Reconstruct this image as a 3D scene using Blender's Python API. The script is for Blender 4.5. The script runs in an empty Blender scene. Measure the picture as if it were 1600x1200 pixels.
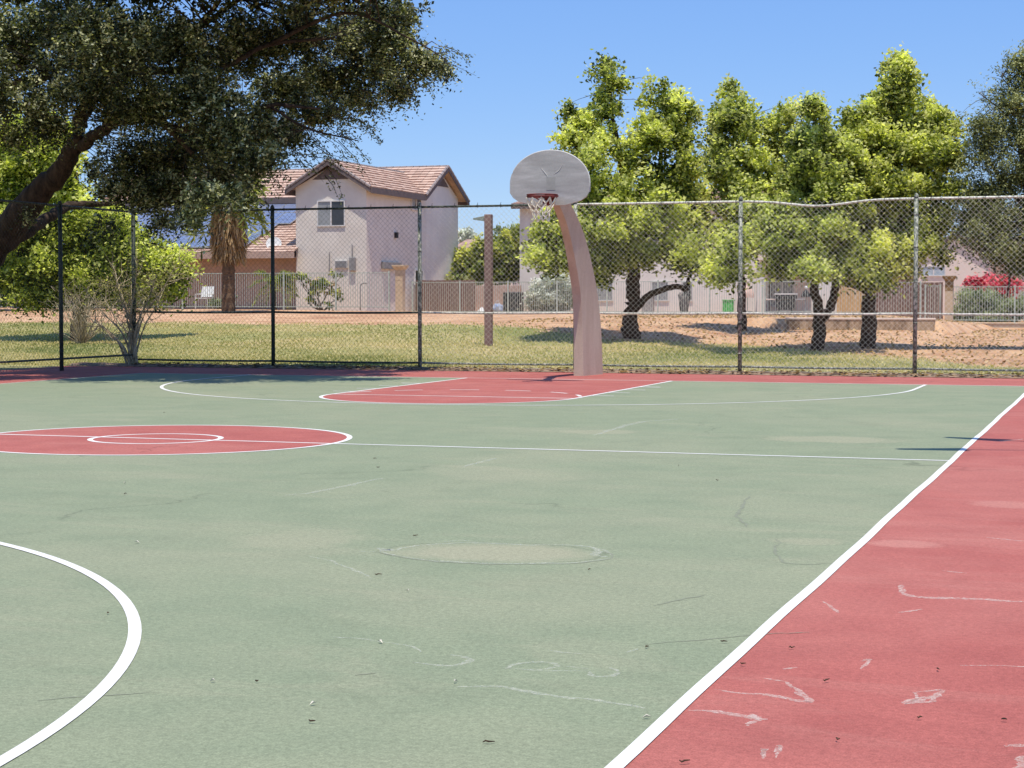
import bpy, bmesh, math, random
import numpy as np
from mathutils import Vector, Matrix
sc = bpy.context.scene
col = sc.collection
RNG = np.random.default_rng(7); random.seed(7)
R = math.radians

# ------------------------------------------------------------------ camera
YAW, PITCH, FPX = 0.3264, -0.0468, 2851.4
CAM = np.array([8.728, -15.259, 1.3288])
cd = bpy.data.cameras.new('camera'); co = bpy.data.objects.new('camera', cd); col.objects.link(co)
cd.sensor_width = 36; cd.lens = 36*FPX/1600; cd.clip_end = 5000; cd.clip_start = .05
co.location = CAM; co.rotation_euler = (math.pi/2+PITCH, 0, YAW); sc.camera = co
FW = np.array([-math.sin(YAW)*math.cos(PITCH), math.cos(YAW)*math.cos(PITCH), math.sin(PITCH)])
RT = np.array([math.cos(YAW), math.sin(YAW), 0]); UP = np.cross(RT, FW)
def ray(x, y): return FW + RT*(x-800)/FPX + UP*(600-y)/FPX
def gnd(x, y, z=0): d = ray(x, y); return CAM + d*(z-CAM[2])/d[2]      # survey helpers: where a sighted point stands
def onY(x, y, Y): d = ray(x, y); return CAM + d*(Y-CAM[1])/d[1]
def onD(x, y, D): return CAM + ray(x, y)*D

# ------------------------------------------------------------------ materials
def newmat(name):
    m = bpy.data.materials.new(name); m.use_nodes = True
    nt = m.node_tree; nt.nodes.clear()
    out = nt.nodes.new('ShaderNodeOutputMaterial'); b = nt.nodes.new('ShaderNodeBsdfPrincipled')
    nt.links.new(b.outputs[0], out.inputs[0]); return m, nt, b, out
def N(nt, t, **k):
    n = nt.nodes.new(t)
    for a, v in k.items(): setattr(n, a, v)
    return n
def noise(nt, scale, detail=4, rough=.6, vec=None, dist=0):
    n = N(nt, 'ShaderNodeTexNoise'); n.inputs['Scale'].default_value = scale; n.inputs['Detail'].default_value = detail
    n.inputs['Roughness'].default_value = rough; n.inputs['Distortion'].default_value = dist
    if vec is not None: nt.links.new(vec, n.inputs['Vector'])
    return n.outputs[0]
def ramp(nt, fac, stops):
    r = N(nt, 'ShaderNodeValToRGB'); e = r.color_ramp.elements
    while len(e) < len(stops): e.new(.5)
    for i, (p, c) in enumerate(stops):
        e[i].position = p; e[i].color = (*c, 1) if len(c) == 3 else c
    nt.links.new(fac, r.inputs[0]); return r.outputs[0]
def mix(nt, fac, a, b, mode='MIX'):
    m = N(nt, 'ShaderNodeMix', data_type='RGBA', blend_type=mode)
    for s, v in ((m.inputs[0], fac), (m.inputs[6], a), (m.inputs[7], b)):
        if isinstance(v, (int, float)): s.default_value = v
        elif isinstance(v, tuple): s.default_value = (*v, 1)
        else: nt.links.new(v, s)
    return m.outputs[2]
def math_(nt, op, a, b=None, clamp=False):
    m = N(nt, 'ShaderNodeMath', operation=op, use_clamp=clamp)
    for i, v in enumerate((a, b)):
        if v is None: continue
        if isinstance(v, (int, float)): m.inputs[i].default_value = v
        else: nt.links.new(v, m.inputs[i])
    return m.outputs[0]
def coords(nt, scale=(1, 1, 1)):
    g = N(nt, 'ShaderNodeNewGeometry'); mp = N(nt, 'ShaderNodeMapping'); mp.inputs['Scale'].default_value = scale
    nt.links.new(g.outputs['Position'], mp.inputs[0]); return mp.outputs[0]
def bump(nt, b, h, strength=.3, dist=.02):
    n = N(nt, 'ShaderNodeBump'); n.inputs['Strength'].default_value = strength; n.inputs['Distance'].default_value = dist
    nt.links.new(h, n.inputs['Height']); nt.links.new(n.outputs[0], b.inputs['Normal'])
def retainmat():
    m, nt, b, o = newmat('stained_retaining_blocks'); v = coords(nt)
    c = ramp(nt, noise(nt, 1.6, 6, .7, coords(nt, (1.5, 1.5, .35))), [(.38, (.20, .14, .09)), (.5, (.45, .33, .22)), (.62, (.62, .48, .34))])
    nt.links.new(mix(nt, 1.0, c, ramp(nt, noise(nt, 20, 4, .7, v), [(.3, (.75, .75, .75)), (.7, (1.1, 1.1, 1.1))]), 'MULTIPLY'), b.inputs['Base Color']); b.inputs['Roughness'].default_value = 1; return m
def simple(name, c, c2=None, scale=3, rough=.8, bscale=30, bst=.2, metal=0, stretch=(1, 1, 1), spec=.3):
    m, nt, b, o = newmat(name)
    v = coords(nt, stretch); c2 = c2 or tuple(x*.75 for x in c)
    f = noise(nt, scale, 6, .65, v)
    nt.links.new(ramp(nt, f, [(.35, c2), (.65, c)]), b.inputs['Base Color'])
    b.inputs['Roughness'].default_value = rough; b.inputs['Metallic'].default_value = metal
    b.inputs['Specular IOR Level'].default_value = spec
    if bst: bump(nt, b, noise(nt, bscale, 4, .6, v), bst)
    return m

def leafmat(name, stops, trans=.35, spec=.25, rough=.55):
    m, nt, b, out = newmat(name)
    a = N(nt, 'ShaderNodeAttribute', attribute_name='tone')
    c = ramp(nt, a.outputs['Fac'], stops)
    nt.links.new(c, b.inputs['Base Color']); b.inputs['Roughness'].default_value = rough
    b.inputs['Specular IOR Level'].default_value = spec
    t = N(nt, 'ShaderNodeBsdfTranslucent')
    nt.links.new(mix(nt, 1.0, c, (1.25, 1.35, .55), 'MULTIPLY'), t.inputs[0])
    ms = N(nt, 'ShaderNodeMixShader'); ms.inputs[0].default_value = trans
    nt.links.new(b.outputs[0], ms.inputs[1]); nt.links.new(t.outputs[0], ms.inputs[2]); nt.links.new(ms.outputs[0], out.inputs[0])
    return m

M = {}
M['oak'] = leafmat('oak_leaf', [(0, (.018, .023, .007)), (.4, (.062, .074, .021)), (.72, (.19, .21, .07)), (1, (.62, .61, .34))], .3, .42, .45)  # palest tones stand for sun glints on the leaves
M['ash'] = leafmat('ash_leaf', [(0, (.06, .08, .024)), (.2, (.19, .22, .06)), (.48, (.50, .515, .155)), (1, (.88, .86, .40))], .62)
M['ash2'] = leafmat('ash_leaf_olive', [(0, (.055, .075, .024)), (.23, (.19, .22, .065)), (.55, (.48, .50, .17)), (1, (.84, .83, .40))], .62)
M['lime'] = leafmat('lime_leaf', [(0, (.05, .075, .016)), (.25, (.20, .24, .045)), (.6, (.58, .60, .15)), (1, (.92, .90, .38))], .6)
M['feather'] = leafmat('feather_leaf', [(0, (.045, .055, .018)), (.5, (.19, .21, .075)), (1, (.44, .45, .2))], .25)
M['citrus'] = leafmat('citrus_leaf', [(0, (0.045, 0.075, 0.015)), (.5, (0.180, 0.225, 0.038)), (1, (0.630, 0.630, 0.120))], .3)
M['silver'] = leafmat('silver_leaf', [(0, (0.220, 0.242, 0.176)), (.5, (0.462, 0.495, 0.418)), (1, (0.825, 0.836, 0.770))], .2)
M['dry'] = leafmat('dry_leaf', [(0, (0.140, 0.126, 0.042)), (.5, (0.392, 0.364, 0.112)), (1, (0.700, 0.588, 0.280))], .3)
M['tan'] = leafmat('tan_leaf', [(0, (.16, .09, .04)), (.5, (.40, .26, .12)), (1, (.65, .48, .28))], .25)
M['pinkleaf'] = leafmat('bougainvillea_bract', [(0, (.35, .02, .05)), (.5, (.75, .08, .14)), (1, (.9, .25, .3))], .3)
M['hedge'] = leafmat('hedge_leaf', [(0, (0.075, 0.105, 0.045)), (.5, (0.210, 0.255, 0.120)), (1, (0.420, 0.450, 0.240))], .3)
M['palmleaf'] = leafmat('palm_leaf', [(0, (0.060, 0.090, 0.022)), (.5, (0.225, 0.270, 0.060)), (1, (0.600, 0.600, 0.180))], .3)
M['bark'] = simple('dark_bark', (.10, .07, .05), (.03, .022, .017), 9, .95, 40, .9, stretch=(1, 1, .3), spec=.1)
M['bark2'] = simple('grey_bark', (.13, .10, .075), (.045, .033, .025), 9, .95, 40, .9, stretch=(1, 1, .3), spec=.1)
M['twig'] = simple('pale_twig', (.58, .49, .33), (.26, .19, .11), 12, .9, 40, .3)
M['palmbark'] = simple('palm_bark', (.22, .14, .08), (.07, .045, .03), 14, .95, 40, 1, stretch=(1, 1, 2))
M['skirt'] = simple('palm_skirt', (.50, .34, .16), (.16, .09, .035), 10, .95, 60, .6, stretch=(4, 4, .6))
M['stucco'] = simple('stucco', (.75, .69, .61), (.66, .60, .53), 1.1, .95, 60, .5)
M['stucco2'] = simple('stucco_pale', (.78, .73, .66), (.70, .65, .585), 1.1, .95, 60, .35)
M['stuccopink'] = simple('stucco_pink', (.80, .67, .57), (.72, .60, .51), 1.5, .95, 60, .35)
M['stuccobrownshade'] = simple('stucco_brown_and_shade', (.50, .35, .285), (.43, .30, .24), 2, .95, 60, .35)  # brown wall tone; on the porch and wing walls it includes their shade
M['fascia'] = simple('fascia_paint', (.16, .125, .115), (.12, .095, .09), 4, .8, 30, .1)
M['rake'] = simple('rake_tile', (.36, .30, .28), (.22, .18, .17), 8, .85, 30, .3)
M['soffit'] = simple('gable_boards', (.17, .13, .12), (.10, .08, .075), 10, .9, 30, .2)
M['whiteframe'] = simple('white_frame', (.7, .68, .65), (.6, .58, .55), 4, .6, 30, .05)
M['darkglass'] = simple('dark_glass', (.06, .06, .065), (.04, .04, .045), 2, .15, 5, .02, spec=.6)
M['paleglass'] = simple('pale_glass', (.33, .34, .34), (.25, .26, .26), 2, .25, 5, .02, spec=.6)
M['blueglass'] = simple('blue_glass', (.45, .52, .56), (.35, .42, .46), 2, .25, 5, .02, spec=.6)
M['solar'] = simple('solar_cell', (.20, .24, .36), (.15, .18, .29), 3, .18, 5, 0, spec=1.0)
M['alu'] = simple('aluminium_trim', (.6, .6, .6), (.45, .45, .45), 5, .4, 20, .05, .6)
M['block'] = simple('cream_block', (.60, .48, .33), (.50, .38, .25), 3, .95, 40, .4)
M['blockbrown'] = simple('brown_block', (.30, .20, .09), (.20, .13, .06), 5, .95, 40, .4)
M['retain'] = retainmat()
M['yardfence'] = simple('grey_green_metal', (.50, .56, .48), (.36, .41, .35), 6, .6, 20, .05)
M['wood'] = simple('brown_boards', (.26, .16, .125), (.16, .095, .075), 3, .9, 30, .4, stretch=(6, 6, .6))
M['woodlit'] = simple('sunlit_orange_boards', (.66, .44, .20), (.5, .3, .12), 3, .9, 30, .4, stretch=(6, 6, .6))  # brighter copy of the boards, sunlight put into the colour
M['pole'] = simple('rusty_brown_paint', (.30, .185, .165), (.20, .12, .105), 9, .85, 40, .3)
M['dark'] = simple('dark_metal', (.03, .03, .032), (.02, .02, .02), 5, .5, 20, .05)
M['lampgrey'] = simple('grey_green_lamp', (.30, .33, .28), (.2, .22, .19), 6, .6, 20, .1)
M['white'] = simple('white_plastic', (.75, .75, .73), (.65, .65, .62), 4, .5, 20, .05)
M['grey'] = simple('grey_plastic', (.32, .31, .30), (.24, .23, .22), 4, .6, 20, .05)
M['greenplastic'] = simple('green_plastic', (.10, .50, .10), (.08, .4, .08), 4, .5, 20, .05)
M['blue'] = simple('blue_fabric', (.18, .25, .42), (.5, .52, .55), 6, .8, 20, .2)
M['peach'] = simple('peach_canvas', (.72, .52, .42), (.62, .42, .33), 6, .9, 20, .2)
M['dirt'] = simple('dirt_strip', (.36, .25, .17), (.09, .06, .04), 7, 1, 30, .8)
M['leafbrown'] = simple('dead_leaf', (.10, .06, .03), (.04, .025, .015), 20, .8, 40, .2)
M['leafpale'] = simple('bleached_leaf', (.7, .66, .55), (.6, .55, .45), 20, .8, 40, .2)

def galv(name, a, b_, c):
    m, nt, b, o = newmat(name); v = coords(nt, (1, 1, .6))
    f = noise(nt, 28, 5, .7, v, .6)
    nt.links.new(ramp(nt, f, [(.40, a), (.5, b_), (.6, c)]), b.inputs['Base Color'])
    b.inputs['Roughness'].default_value = .7; b.inputs['Metallic'].default_value = .1
    bump(nt, b, f, .4, .01); return m
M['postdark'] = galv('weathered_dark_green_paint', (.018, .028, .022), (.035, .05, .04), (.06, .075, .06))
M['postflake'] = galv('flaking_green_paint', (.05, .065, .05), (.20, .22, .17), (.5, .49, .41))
M['rail'] = galv('weathered_sunlit_rail_paint', (.30, .31, .24), (.66, .65, .54), (.82, .79, .68))  # weathered rail with the sunlight on its top mixed into the cream
M['railshaded'] = galv('shaded_rail_paint', (.02, .03, .022), (.05, .065, .05), (.16, .17, .13))  # same rails under the oak, its shade put into the colour
M['wireshaded'] = simple('shaded_wire', (.10, .11, .09), (.05, .055, .045), 4, .55, 30, 0, .3)  # mesh wire darkened to carry the oak's shade
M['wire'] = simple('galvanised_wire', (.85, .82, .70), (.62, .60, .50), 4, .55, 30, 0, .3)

# hoop post: stained, stippled concrete-like coating
def postmat():
    m, nt, b, o = newmat('pinkish_brown_coating'); v = coords(nt, (1, 1, 1)); vs = coords(nt, (2.6, 2.6, .4))
    a = ramp(nt, noise(nt, 1.6, 5, .6, vs), [(.25, (.50, .39, .29)), (.5, (.58, .475, .355)), (.75, (.65, .55, .425))])
    sp = ramp(nt, noise(nt, 90, 3, .7, v), [(.35, (.75, .75, .75)), (.7, (1.12, 1.1, 1.08))])
    nt.links.new(mix(nt, 1.0, a, sp, 'MULTIPLY'), b.inputs['Base Color']); b.inputs['Roughness'].default_value = .95
    bump(nt, b, noise(nt, 70, 4, .6, v), .4, .01); return m
M['hooppost'] = postmat()
def boardmat():
    m, nt, b, o = newmat('weathered_grey_board'); v = coords(nt, (1.2, 1, 6)); v2 = coords(nt)
    a = ramp(nt, noise(nt, 1.6, 5, .6, v), [(.3, (.35, .335, .31)), (.55, (.43, .415, .385)), (.75, (.53, .515, .48))])
    s = ramp(nt, noise(nt, 60, 3, .6, v2), [(.3, (.92, .92, .92)), (.7, (1.05, 1.05, 1.05))])
    nt.links.new(mix(nt, 1.0, a, s, 'MULTIPLY'), b.inputs['Base Color']); b.inputs['Roughness'].default_value = .6
    bump(nt, b, noise(nt, 4, 3, .5, v2), .15, .02); return m
M['board'] = boardmat()
M['boardpale'] = simple('worn_pale_paint', (.55, .53, .49), (.47, .45, .42), 12, .7, 30, .05)
M['boarddark'] = simple('worn_dark_paint', (.31, .30, .275), (.37, .36, .33), 9, .7, 30, .05)
M['rim'] = simple('rusty_red_rim', (.20, .035, .03), (.09, .02, .018), 12, .7, 40, .2)
M['net'] = simple('net_cord', (.80, .76, .64), (.62, .56, .44), 18, .9, 60, .2)

# court paint ------------------------------------------------------------
def courtmat(name, base, dark, dust, blobs, dustamt=1.0):
    """blobs: (cx, cy, rx, ry, rot, strength, ringstrength) ponding marks in court metres"""
    m, nt, b, o = newmat(name); v = coords(nt); geo = v
    big = noise(nt, .35, 6, .6, v, .4); mid = noise(nt, 2.1, 6, .62, v, .3); fine = noise(nt, 42, 4, .65, v); grain = noise(nt, 150, 3, .7, v)
    c = ramp(nt, mid, [(.32, dark), (.62, base)])
    d1 = math_(nt, 'MULTIPLY', ramp(nt, big, [(.46, (0, 0, 0)), (.62, (1, 1, 1))]), 0.32*dustamt)
    c = mix(nt, d1, c, dust)
    st = noise(nt, .9, 8, .72, coords(nt, (.45, 1.5, 1)), 1.1)
    c = mix(nt, math_(nt, 'MULTIPLY', ramp(nt, st, [(.52, (0, 0, 0)), (.66, (1, 1, 1))]), 0.36*dustamt), c, dust)
    # dark blotchy mildew
    dm = noise(nt, 1.3, 7, .7, v, .8)
    c = mix(nt, math_(nt, 'MULTIPLY', ramp(nt, dm, [(.56, (0, 0, 0)), (.72, (1, 1, 1))]), .30), c, tuple(x*.62 for x in base))
    for (cx, cy, rx, ry, rot, s, rs) in blobs:
        mp = N(nt, 'ShaderNodeMapping', vector_type='TEXTURE')
        mp.inputs['Location'].default_value = (cx, cy, 0); mp.inputs['Rotation'].default_value = (0, 0, rot); mp.inputs['Scale'].default_value = (rx, ry, 1)
        nt.links.new(geo, mp.inputs[0])
        ln = N(nt, 'ShaderNodeVectorMath', operation='LENGTH'); nt.links.new(mp.outputs[0], ln.inputs[0])
        w = math_(nt, 'ADD', ln.outputs['Value'], math_(nt, 'MULTIPLY', math_(nt, 'SUBTRACT', noise(nt, 2.2, 8, .78, v, .9), .5), .7 if s > .72 else 1.7))
        inside = ramp(nt, w, [(.62, (1, 1, 1)), (1.0, (0, 0, 0))])
        ring = ramp(nt, w, [(.93, (0, 0, 0)), (.985, (1, 1, 1)), (1.03, (0, 0, 0))])
        c = mix(nt, math_(nt, 'MULTIPLY', inside, s), c, dust)
        c = mix(nt, math_(nt, 'MULTIPLY', ring, rs), c, tuple(x*.5 for x in base))
    g = ramp(nt, grain, [(.3, (.74, .74, .74)), (.7, (1.24, 1.24, 1.24))])
    c = mix(nt, 1.0, c, g, 'MULTIPLY')
    g2 = ramp(nt, fine, [(.34, (.84, .84, .84)), (.64, (1.09, 1.09, 1.09))])
    c = mix(nt, 1.0, c, g2, 'MULTIPLY')
    # hairline cracks
    vo = N(nt, 'ShaderNodeTexVoronoi', feature='DISTANCE_TO_EDGE'); vo.inputs['Scale'].default_value = .16
    wn = N(nt, 'ShaderNodeTexNoise'); wn.inputs['Scale'].default_value = 1.2; wn.inputs['Detail'].default_value = 6; nt.links.new(v, wn.inputs['Vector'])
    vm = N(nt, 'ShaderNodeVectorMath', operation='MULTIPLY_ADD'); nt.links.new(wn.outputs['Color'], vm.inputs[0]); vm.inputs[1].default_value = (1.6, 1.6, 0); nt.links.new(v, vm.inputs[2])
    nt.links.new(vm.outputs[0], vo.inputs['Vector'])
    cr = ramp(nt, vo.outputs[0], [(.0006, (1, 1, 1)), (.0016, (0, 0, 0))])
    cm = math_(nt, 'MULTIPLY', cr, ramp(nt, noise(nt, .5, 3, .5, v), [(.5, (0, 0, 0)), (.6, (1, 1, 1))]))
    c = mix(nt, math_(nt, 'MULTIPLY', cm, .55), c, tuple(x*.4 for x in base))
    nt.links.new(c, b.inputs['Base Color']); b.inputs['Roughness'].default_value = .88; b.inputs['Specular IOR Level'].default_value = .18
    bump(nt, b, grain, .35, .004); return m
def ellblob(x0, y0, x1, y1, ybot, ytop, s, rs):
    a, b_ = gnd(x0, y0), gnd(x1, y1); c = (a+b_)/2; cx = (x0+x1)/2
    t, bt = gnd(cx, ytop), gnd(cx, ybot); ax = b_-a
    return (c[0], c[1], np.hypot(*ax[:2])/2, max(.05, np.hypot(*(t-bt)[:2])/2*.95), math.atan2(ax[1], ax[0]), s, rs)
blobsG = [ellblob(600, 860, 950, 868, 882, 848, .9, .55), ellblob(1180, 684, 1430, 690, 692, 680, .7, .3), ellblob(870, 676, 1000, 674, 680, 670, .6, .2),
          ellblob(1190, 842, 1330, 850, 852, 838, .55, .35), ellblob(380, 835, 560, 850, 862, 822, .45, .2), ellblob(690, 745, 860, 735, 760, 722, .35, .1),
          ellblob(820, 1030, 1020, 1010, 1060, 985, .2, .15)]
blobsP = [ellblob(1350, 848, 1480, 852, 856, 842, .6, .4), ellblob(1500, 786, 1640, 790, 795, 780, .5, .2)]
GREEN, GREEND, GDUST = (.240, .272, .172), (.213, .248, .157), (.320, .312, .208)
PINK, PINKD, PDUST = (.40, .122, .100), (.34, .098, .082), (.49, .225, .18)
M['green'] = courtmat('green_court_paint', GREEN, GREEND, GDUST, blobsG)
M['pink'] = courtmat('red_court_paint', PINK, PINKD, PDUST, blobsP, .7)
def linemat():
    m, nt, b, o = newmat('white_line_paint'); v = coords(nt)
    c = ramp(nt, noise(nt, 3, 6, .7, v), [(.3, (.60, .585, .54)), (.6, (.74, .73, .69))])
    w = ramp(nt, noise(nt, 9, 8, .82, v, 1.2), [(.60, (0, 0, 0)), (.72, (1, 1, 1))])
    nt.links.new(mix(nt, math_(nt, 'MULTIPLY', w, .5), c, (.45, .43, .38)), b.inputs['Base Color']); b.inputs['Roughness'].default_value = .8
    bump(nt, b, noise(nt, 120, 3, .6, v), .2, .004); return m
M['line'] = linemat()
def chalkmat(name, c, c2):
    m, nt, b, o = newmat(name); v = coords(nt); nt.links.new(ramp(nt, noise(nt, 18, 5, .7, v), [(.35, c2), (.65, c)]), b.inputs['Base Color']); b.inputs['Roughness'].default_value = 1
    tr = N(nt, 'ShaderNodeBsdfTransparent'); ms = N(nt, 'ShaderNodeMixShader'); nt.links.new(ramp(nt, noise(nt, 55, 7, .85, v, .8), [(.40, (.0, .0, .0)), (.62, (.72, .72, .72))]), ms.inputs[0])
    nt.links.new(tr.outputs[0], ms.inputs[1]); nt.links.new(b.outputs[0], ms.inputs[2]); nt.links.new(ms.outputs[0], o.inputs[0]); return m
M['chalk'] = chalkmat('mineral_residue', (.78, .66, .58), (.62, .45, .38))
M['chalkG'] = chalkmat('mineral_residue_on_green', (.68, .68, .56), (.45, .47, .36))
M['crack'] = simple('dark_crack', (.20, .21, .15), (.24, .26, .18), 10, 1, 50, 0)  # dark olive tone of the crack lines

# ------------------------------------------------------------------ mesh helpers
def link(name, me, mat, parent=None, smooth=False):
    o = bpy.data.objects.new(name, me); col.objects.link(o)
    for m_ in (mat if isinstance(mat, (list, tuple)) else [mat]): me.materials.append(m_)
    if parent is not None: o.parent = parent
    if smooth: me.polygons.foreach_set('use_smooth', [True]*len(me.polygons))
    return o
def T(o, label=None, cat=None, group=None, kind=None):
    if label: o['label'] = label
    if cat: o['category'] = cat
    if group: o['group'] = group
    if kind: o['kind'] = kind
    return o
def empty(name, label, cat, group=None):
    o = bpy.data.objects.new(name, None); col.objects.link(o); o.empty_display_size = .2
    return T(o, label, cat, group)
def place(root, loc):                      # put the empty at its thing's base, children keep their place
    loc = Vector([float(q) for q in loc]); root.location = loc
    for ch in root.children: ch.matrix_parent_inverse = Matrix.Translation(-loc)
class MB:
    def __init__(s): s.v = []; s.f = []
    def add(s, vs, fs):
        k = len(s.v); s.v += [tuple(float(c) for c in q) for q in vs]; s.f += [tuple(i+k for i in f) for f in fs]; return s
    def box(s, a, b):
        (x0, y0, z0), (x1, y1, z1) = a, b
        return s.add([(x0,y0,z0),(x1,y0,z0),(x1,y1,z0),(x0,y1,z0),(x0,y0,z1),(x1,y0,z1),(x1,y1,z1),(x0,y1,z1)],
                     [(0,3,2,1),(4,5,6,7),(0,1,5,4),(1,2,6,5),(2,3,7,6),(3,0,4,7)])
    def hexa(s, p): return s.add(p, [(0,3,2,1),(4,5,6,7),(0,1,5,4),(1,2,6,5),(2,3,7,6),(3,0,4,7)])
    def tube(s, pts, rad, n=8, cap=True, closed=False):
        pts = [np.array(p, float) for p in pts]; k = len(pts)
        rads = [rad]*k if isinstance(rad, (int, float)) else rad
        vs = []; up = np.array([0, 0, 1.])
        for i, p in enumerate(pts):
            t = (pts[(i+1) % k]-pts[i-1]) if closed else pts[min(i+1, k-1)]-pts[max(i-1, 0)]
            t = t/(np.linalg.norm(t)+1e-9)
            ref = up if abs(t[2]) < .9 else np.array([1., 0, 0])
            a = np.cross(t, ref); a /= np.linalg.norm(a); b = np.cross(t, a)
            for j in range(n):
                w = 2*math.pi*j/n; vs.append(p+rads[i]*(a*math.cos(w)+b*math.sin(w)))
        fs = []
        for i in range(k if closed else k-1):
            i2 = (i+1) % k
            for j in range(n):
                j2 = (j+1) % n; fs.append((i*n+j, i*n+j2, i2*n+j2, i2*n+j))
        if cap and not closed: fs += [tuple(range(n))[::-1], tuple((k-1)*n+j for j in range(n))]
        return s.add(vs, fs)
    def build(s, name, mat, parent=None, smooth=False, bevel=0):
        me = bpy.data.meshes.new(name); me.from_pydata(s.v, [], s.f); me.update()
        if bevel:
            bm = bmesh.new(); bm.from_mesh(me); bmesh.ops.bevel(bm, geom=bm.edges[:]+bm.verts[:], offset=bevel, segments=2, affect='EDGES', profile=.5); bm.to_mesh(me); bm.free()
        return link(name, me, mat, parent, smooth)
def smoothpath(pts, n=6):
    """Catmull-Rom through (p, r) control points"""
    P = [np.array([*map(float, p), float(r)]) for p, r in pts]; P = [2*P[0]-P[1]]+P+[2*P[-1]-P[-2]]; out = []
    for i in range(1, len(P)-2):
        for k in range(n):
            t = k/n; a, b, c, d = P[i-1:i+3]
            out.append(.5*((2*b)+(-a+c)*t+(2*a-5*b+4*c-d)*t*t+(-a+3*b-3*c+d)*t**3))
    out.append(P[-2]); return [q[:3] for q in out], [max(.003, q[3]) for q in out]

# ------------------------------------------------------------------ terrain
TX = [-60, -30, -20, -12, -7, -4, -1.8, 2.9, 3.4, 30]; TY = [17.5, 24, 29, 35, 42.95, 43.1, 52, 60.95, 61.1, 120]
TZ = [[0, 0, .10, .40, .75, .76, .90, .90, .90, .9], [0, 0, .10, .40, .75, .76, .90, .90, .90, .9], [0, 0, .12, .45, .78, .79, .88, .66, .66, .9], [0, .03, .20, .60, .74, .74, .70, .66, .66, .7],
      [0, .03, .22, .66, .72, .72, .68, .66, .66, .7], [0, .02, .15, .42, .55, .70, .70, .68, .68, .7], [0, 0, .08, .25, .38, .73, .72, .70, .70, .7], [0, 0, .06, .18, .34, .70, .50, .36, .36, .5], [0, 0, .05, .12, .18, .20, .18, .08, .36, .4], [0, 0, .03, .08, .10, .10, .10, .06, .34, .4]]
def tz(x, y):
    if y <= TY[0]: return 0.
    x = min(max(x, TX[0]), TX[-1]); y = min(y, TY[-1])
    i = max(k for k in range(len(TX)-1) if TX[k] <= x); j = max(k for k in range(len(TY)-1) if TY[k] <= y)
    u = (x-TX[i])/(TX[i+1]-TX[i]); w = (y-TY[j])/(TY[j+1]-TY[j])
    u = u*u*(3-2*u)
    z = (TZ[i][j]*(1-u)+TZ[i+1][j]*u)*(1-w)+(TZ[i][j+1]*(1-u)+TZ[i+1][j+1]*u)*w
    return z
def hit(x, y):                            # where the line of sight meets the terrain
    d = ray(x, y); lo = 5.
    for k in range(2000):
        D = 5+k*.06; p = CAM+d*D
        if p[2] <= tz(p[0], p[1]): break
    return CAM+d*D, D
_b = sorted([tuple(hit(x, y)[0][:2]) for x, y in ((-100, 503), (100, 503), (300, 503), (500, 506), (700, 507), (800, 507), (860, 516), (950, 533), (1060, 531), (1160, 537), (1300, 549), (1450, 561), (1600, 575))])
GX = [-200, -60]+[q[0] for q in _b]+[_b[-1][0]+6, 60]; GY = [_b[0][1]]*2+[q[1] for q in _b]+[_b[-1][1]-7, 10]
def gravelness(x, y): return y-float(np.interp(x, GX, GY))
xs = np.concatenate([[-1500, -600, -200, -100], np.arange(-60, 30.1, .5), [60, 120, 400, 1500]])
ys = np.concatenate([[-1500, -200, -60, -30, 0, 12, 16.0], np.arange(17, 42.9, .5), [42.95, 43.1], np.arange(43.5, 60.6, .5), [60.95, 61.1, 63, 66, 75, 90, 120, 200, 500, 2500]])
V = []; tone = []
for y in ys:
    for x in xs:
        z = tz(x, y)-.03 if y > 16.9 else -.03
        if 17 < y < 60: z += .03*math.sin(x*.9+y*.5)*math.sin(y*.7-.3*x)*min(1, (y-17)/4)
        V.append((x, y, z)); tone.append(min(1, max(0, .5+gravelness(x, y)*.12)))
nx = len(xs); Fc = [(j*nx+i, j*nx+i+1, (j+1)*nx+i+1, (j+1)*nx+i) for j in range(len(ys)-1) for i in range(nx-1)]
me = bpy.data.meshes.new('ground'); me.from_pydata(V, [], Fc)
at = me.attributes.new('tone', 'FLOAT', 'POINT'); at.data.foreach_set('value', tone)
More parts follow.
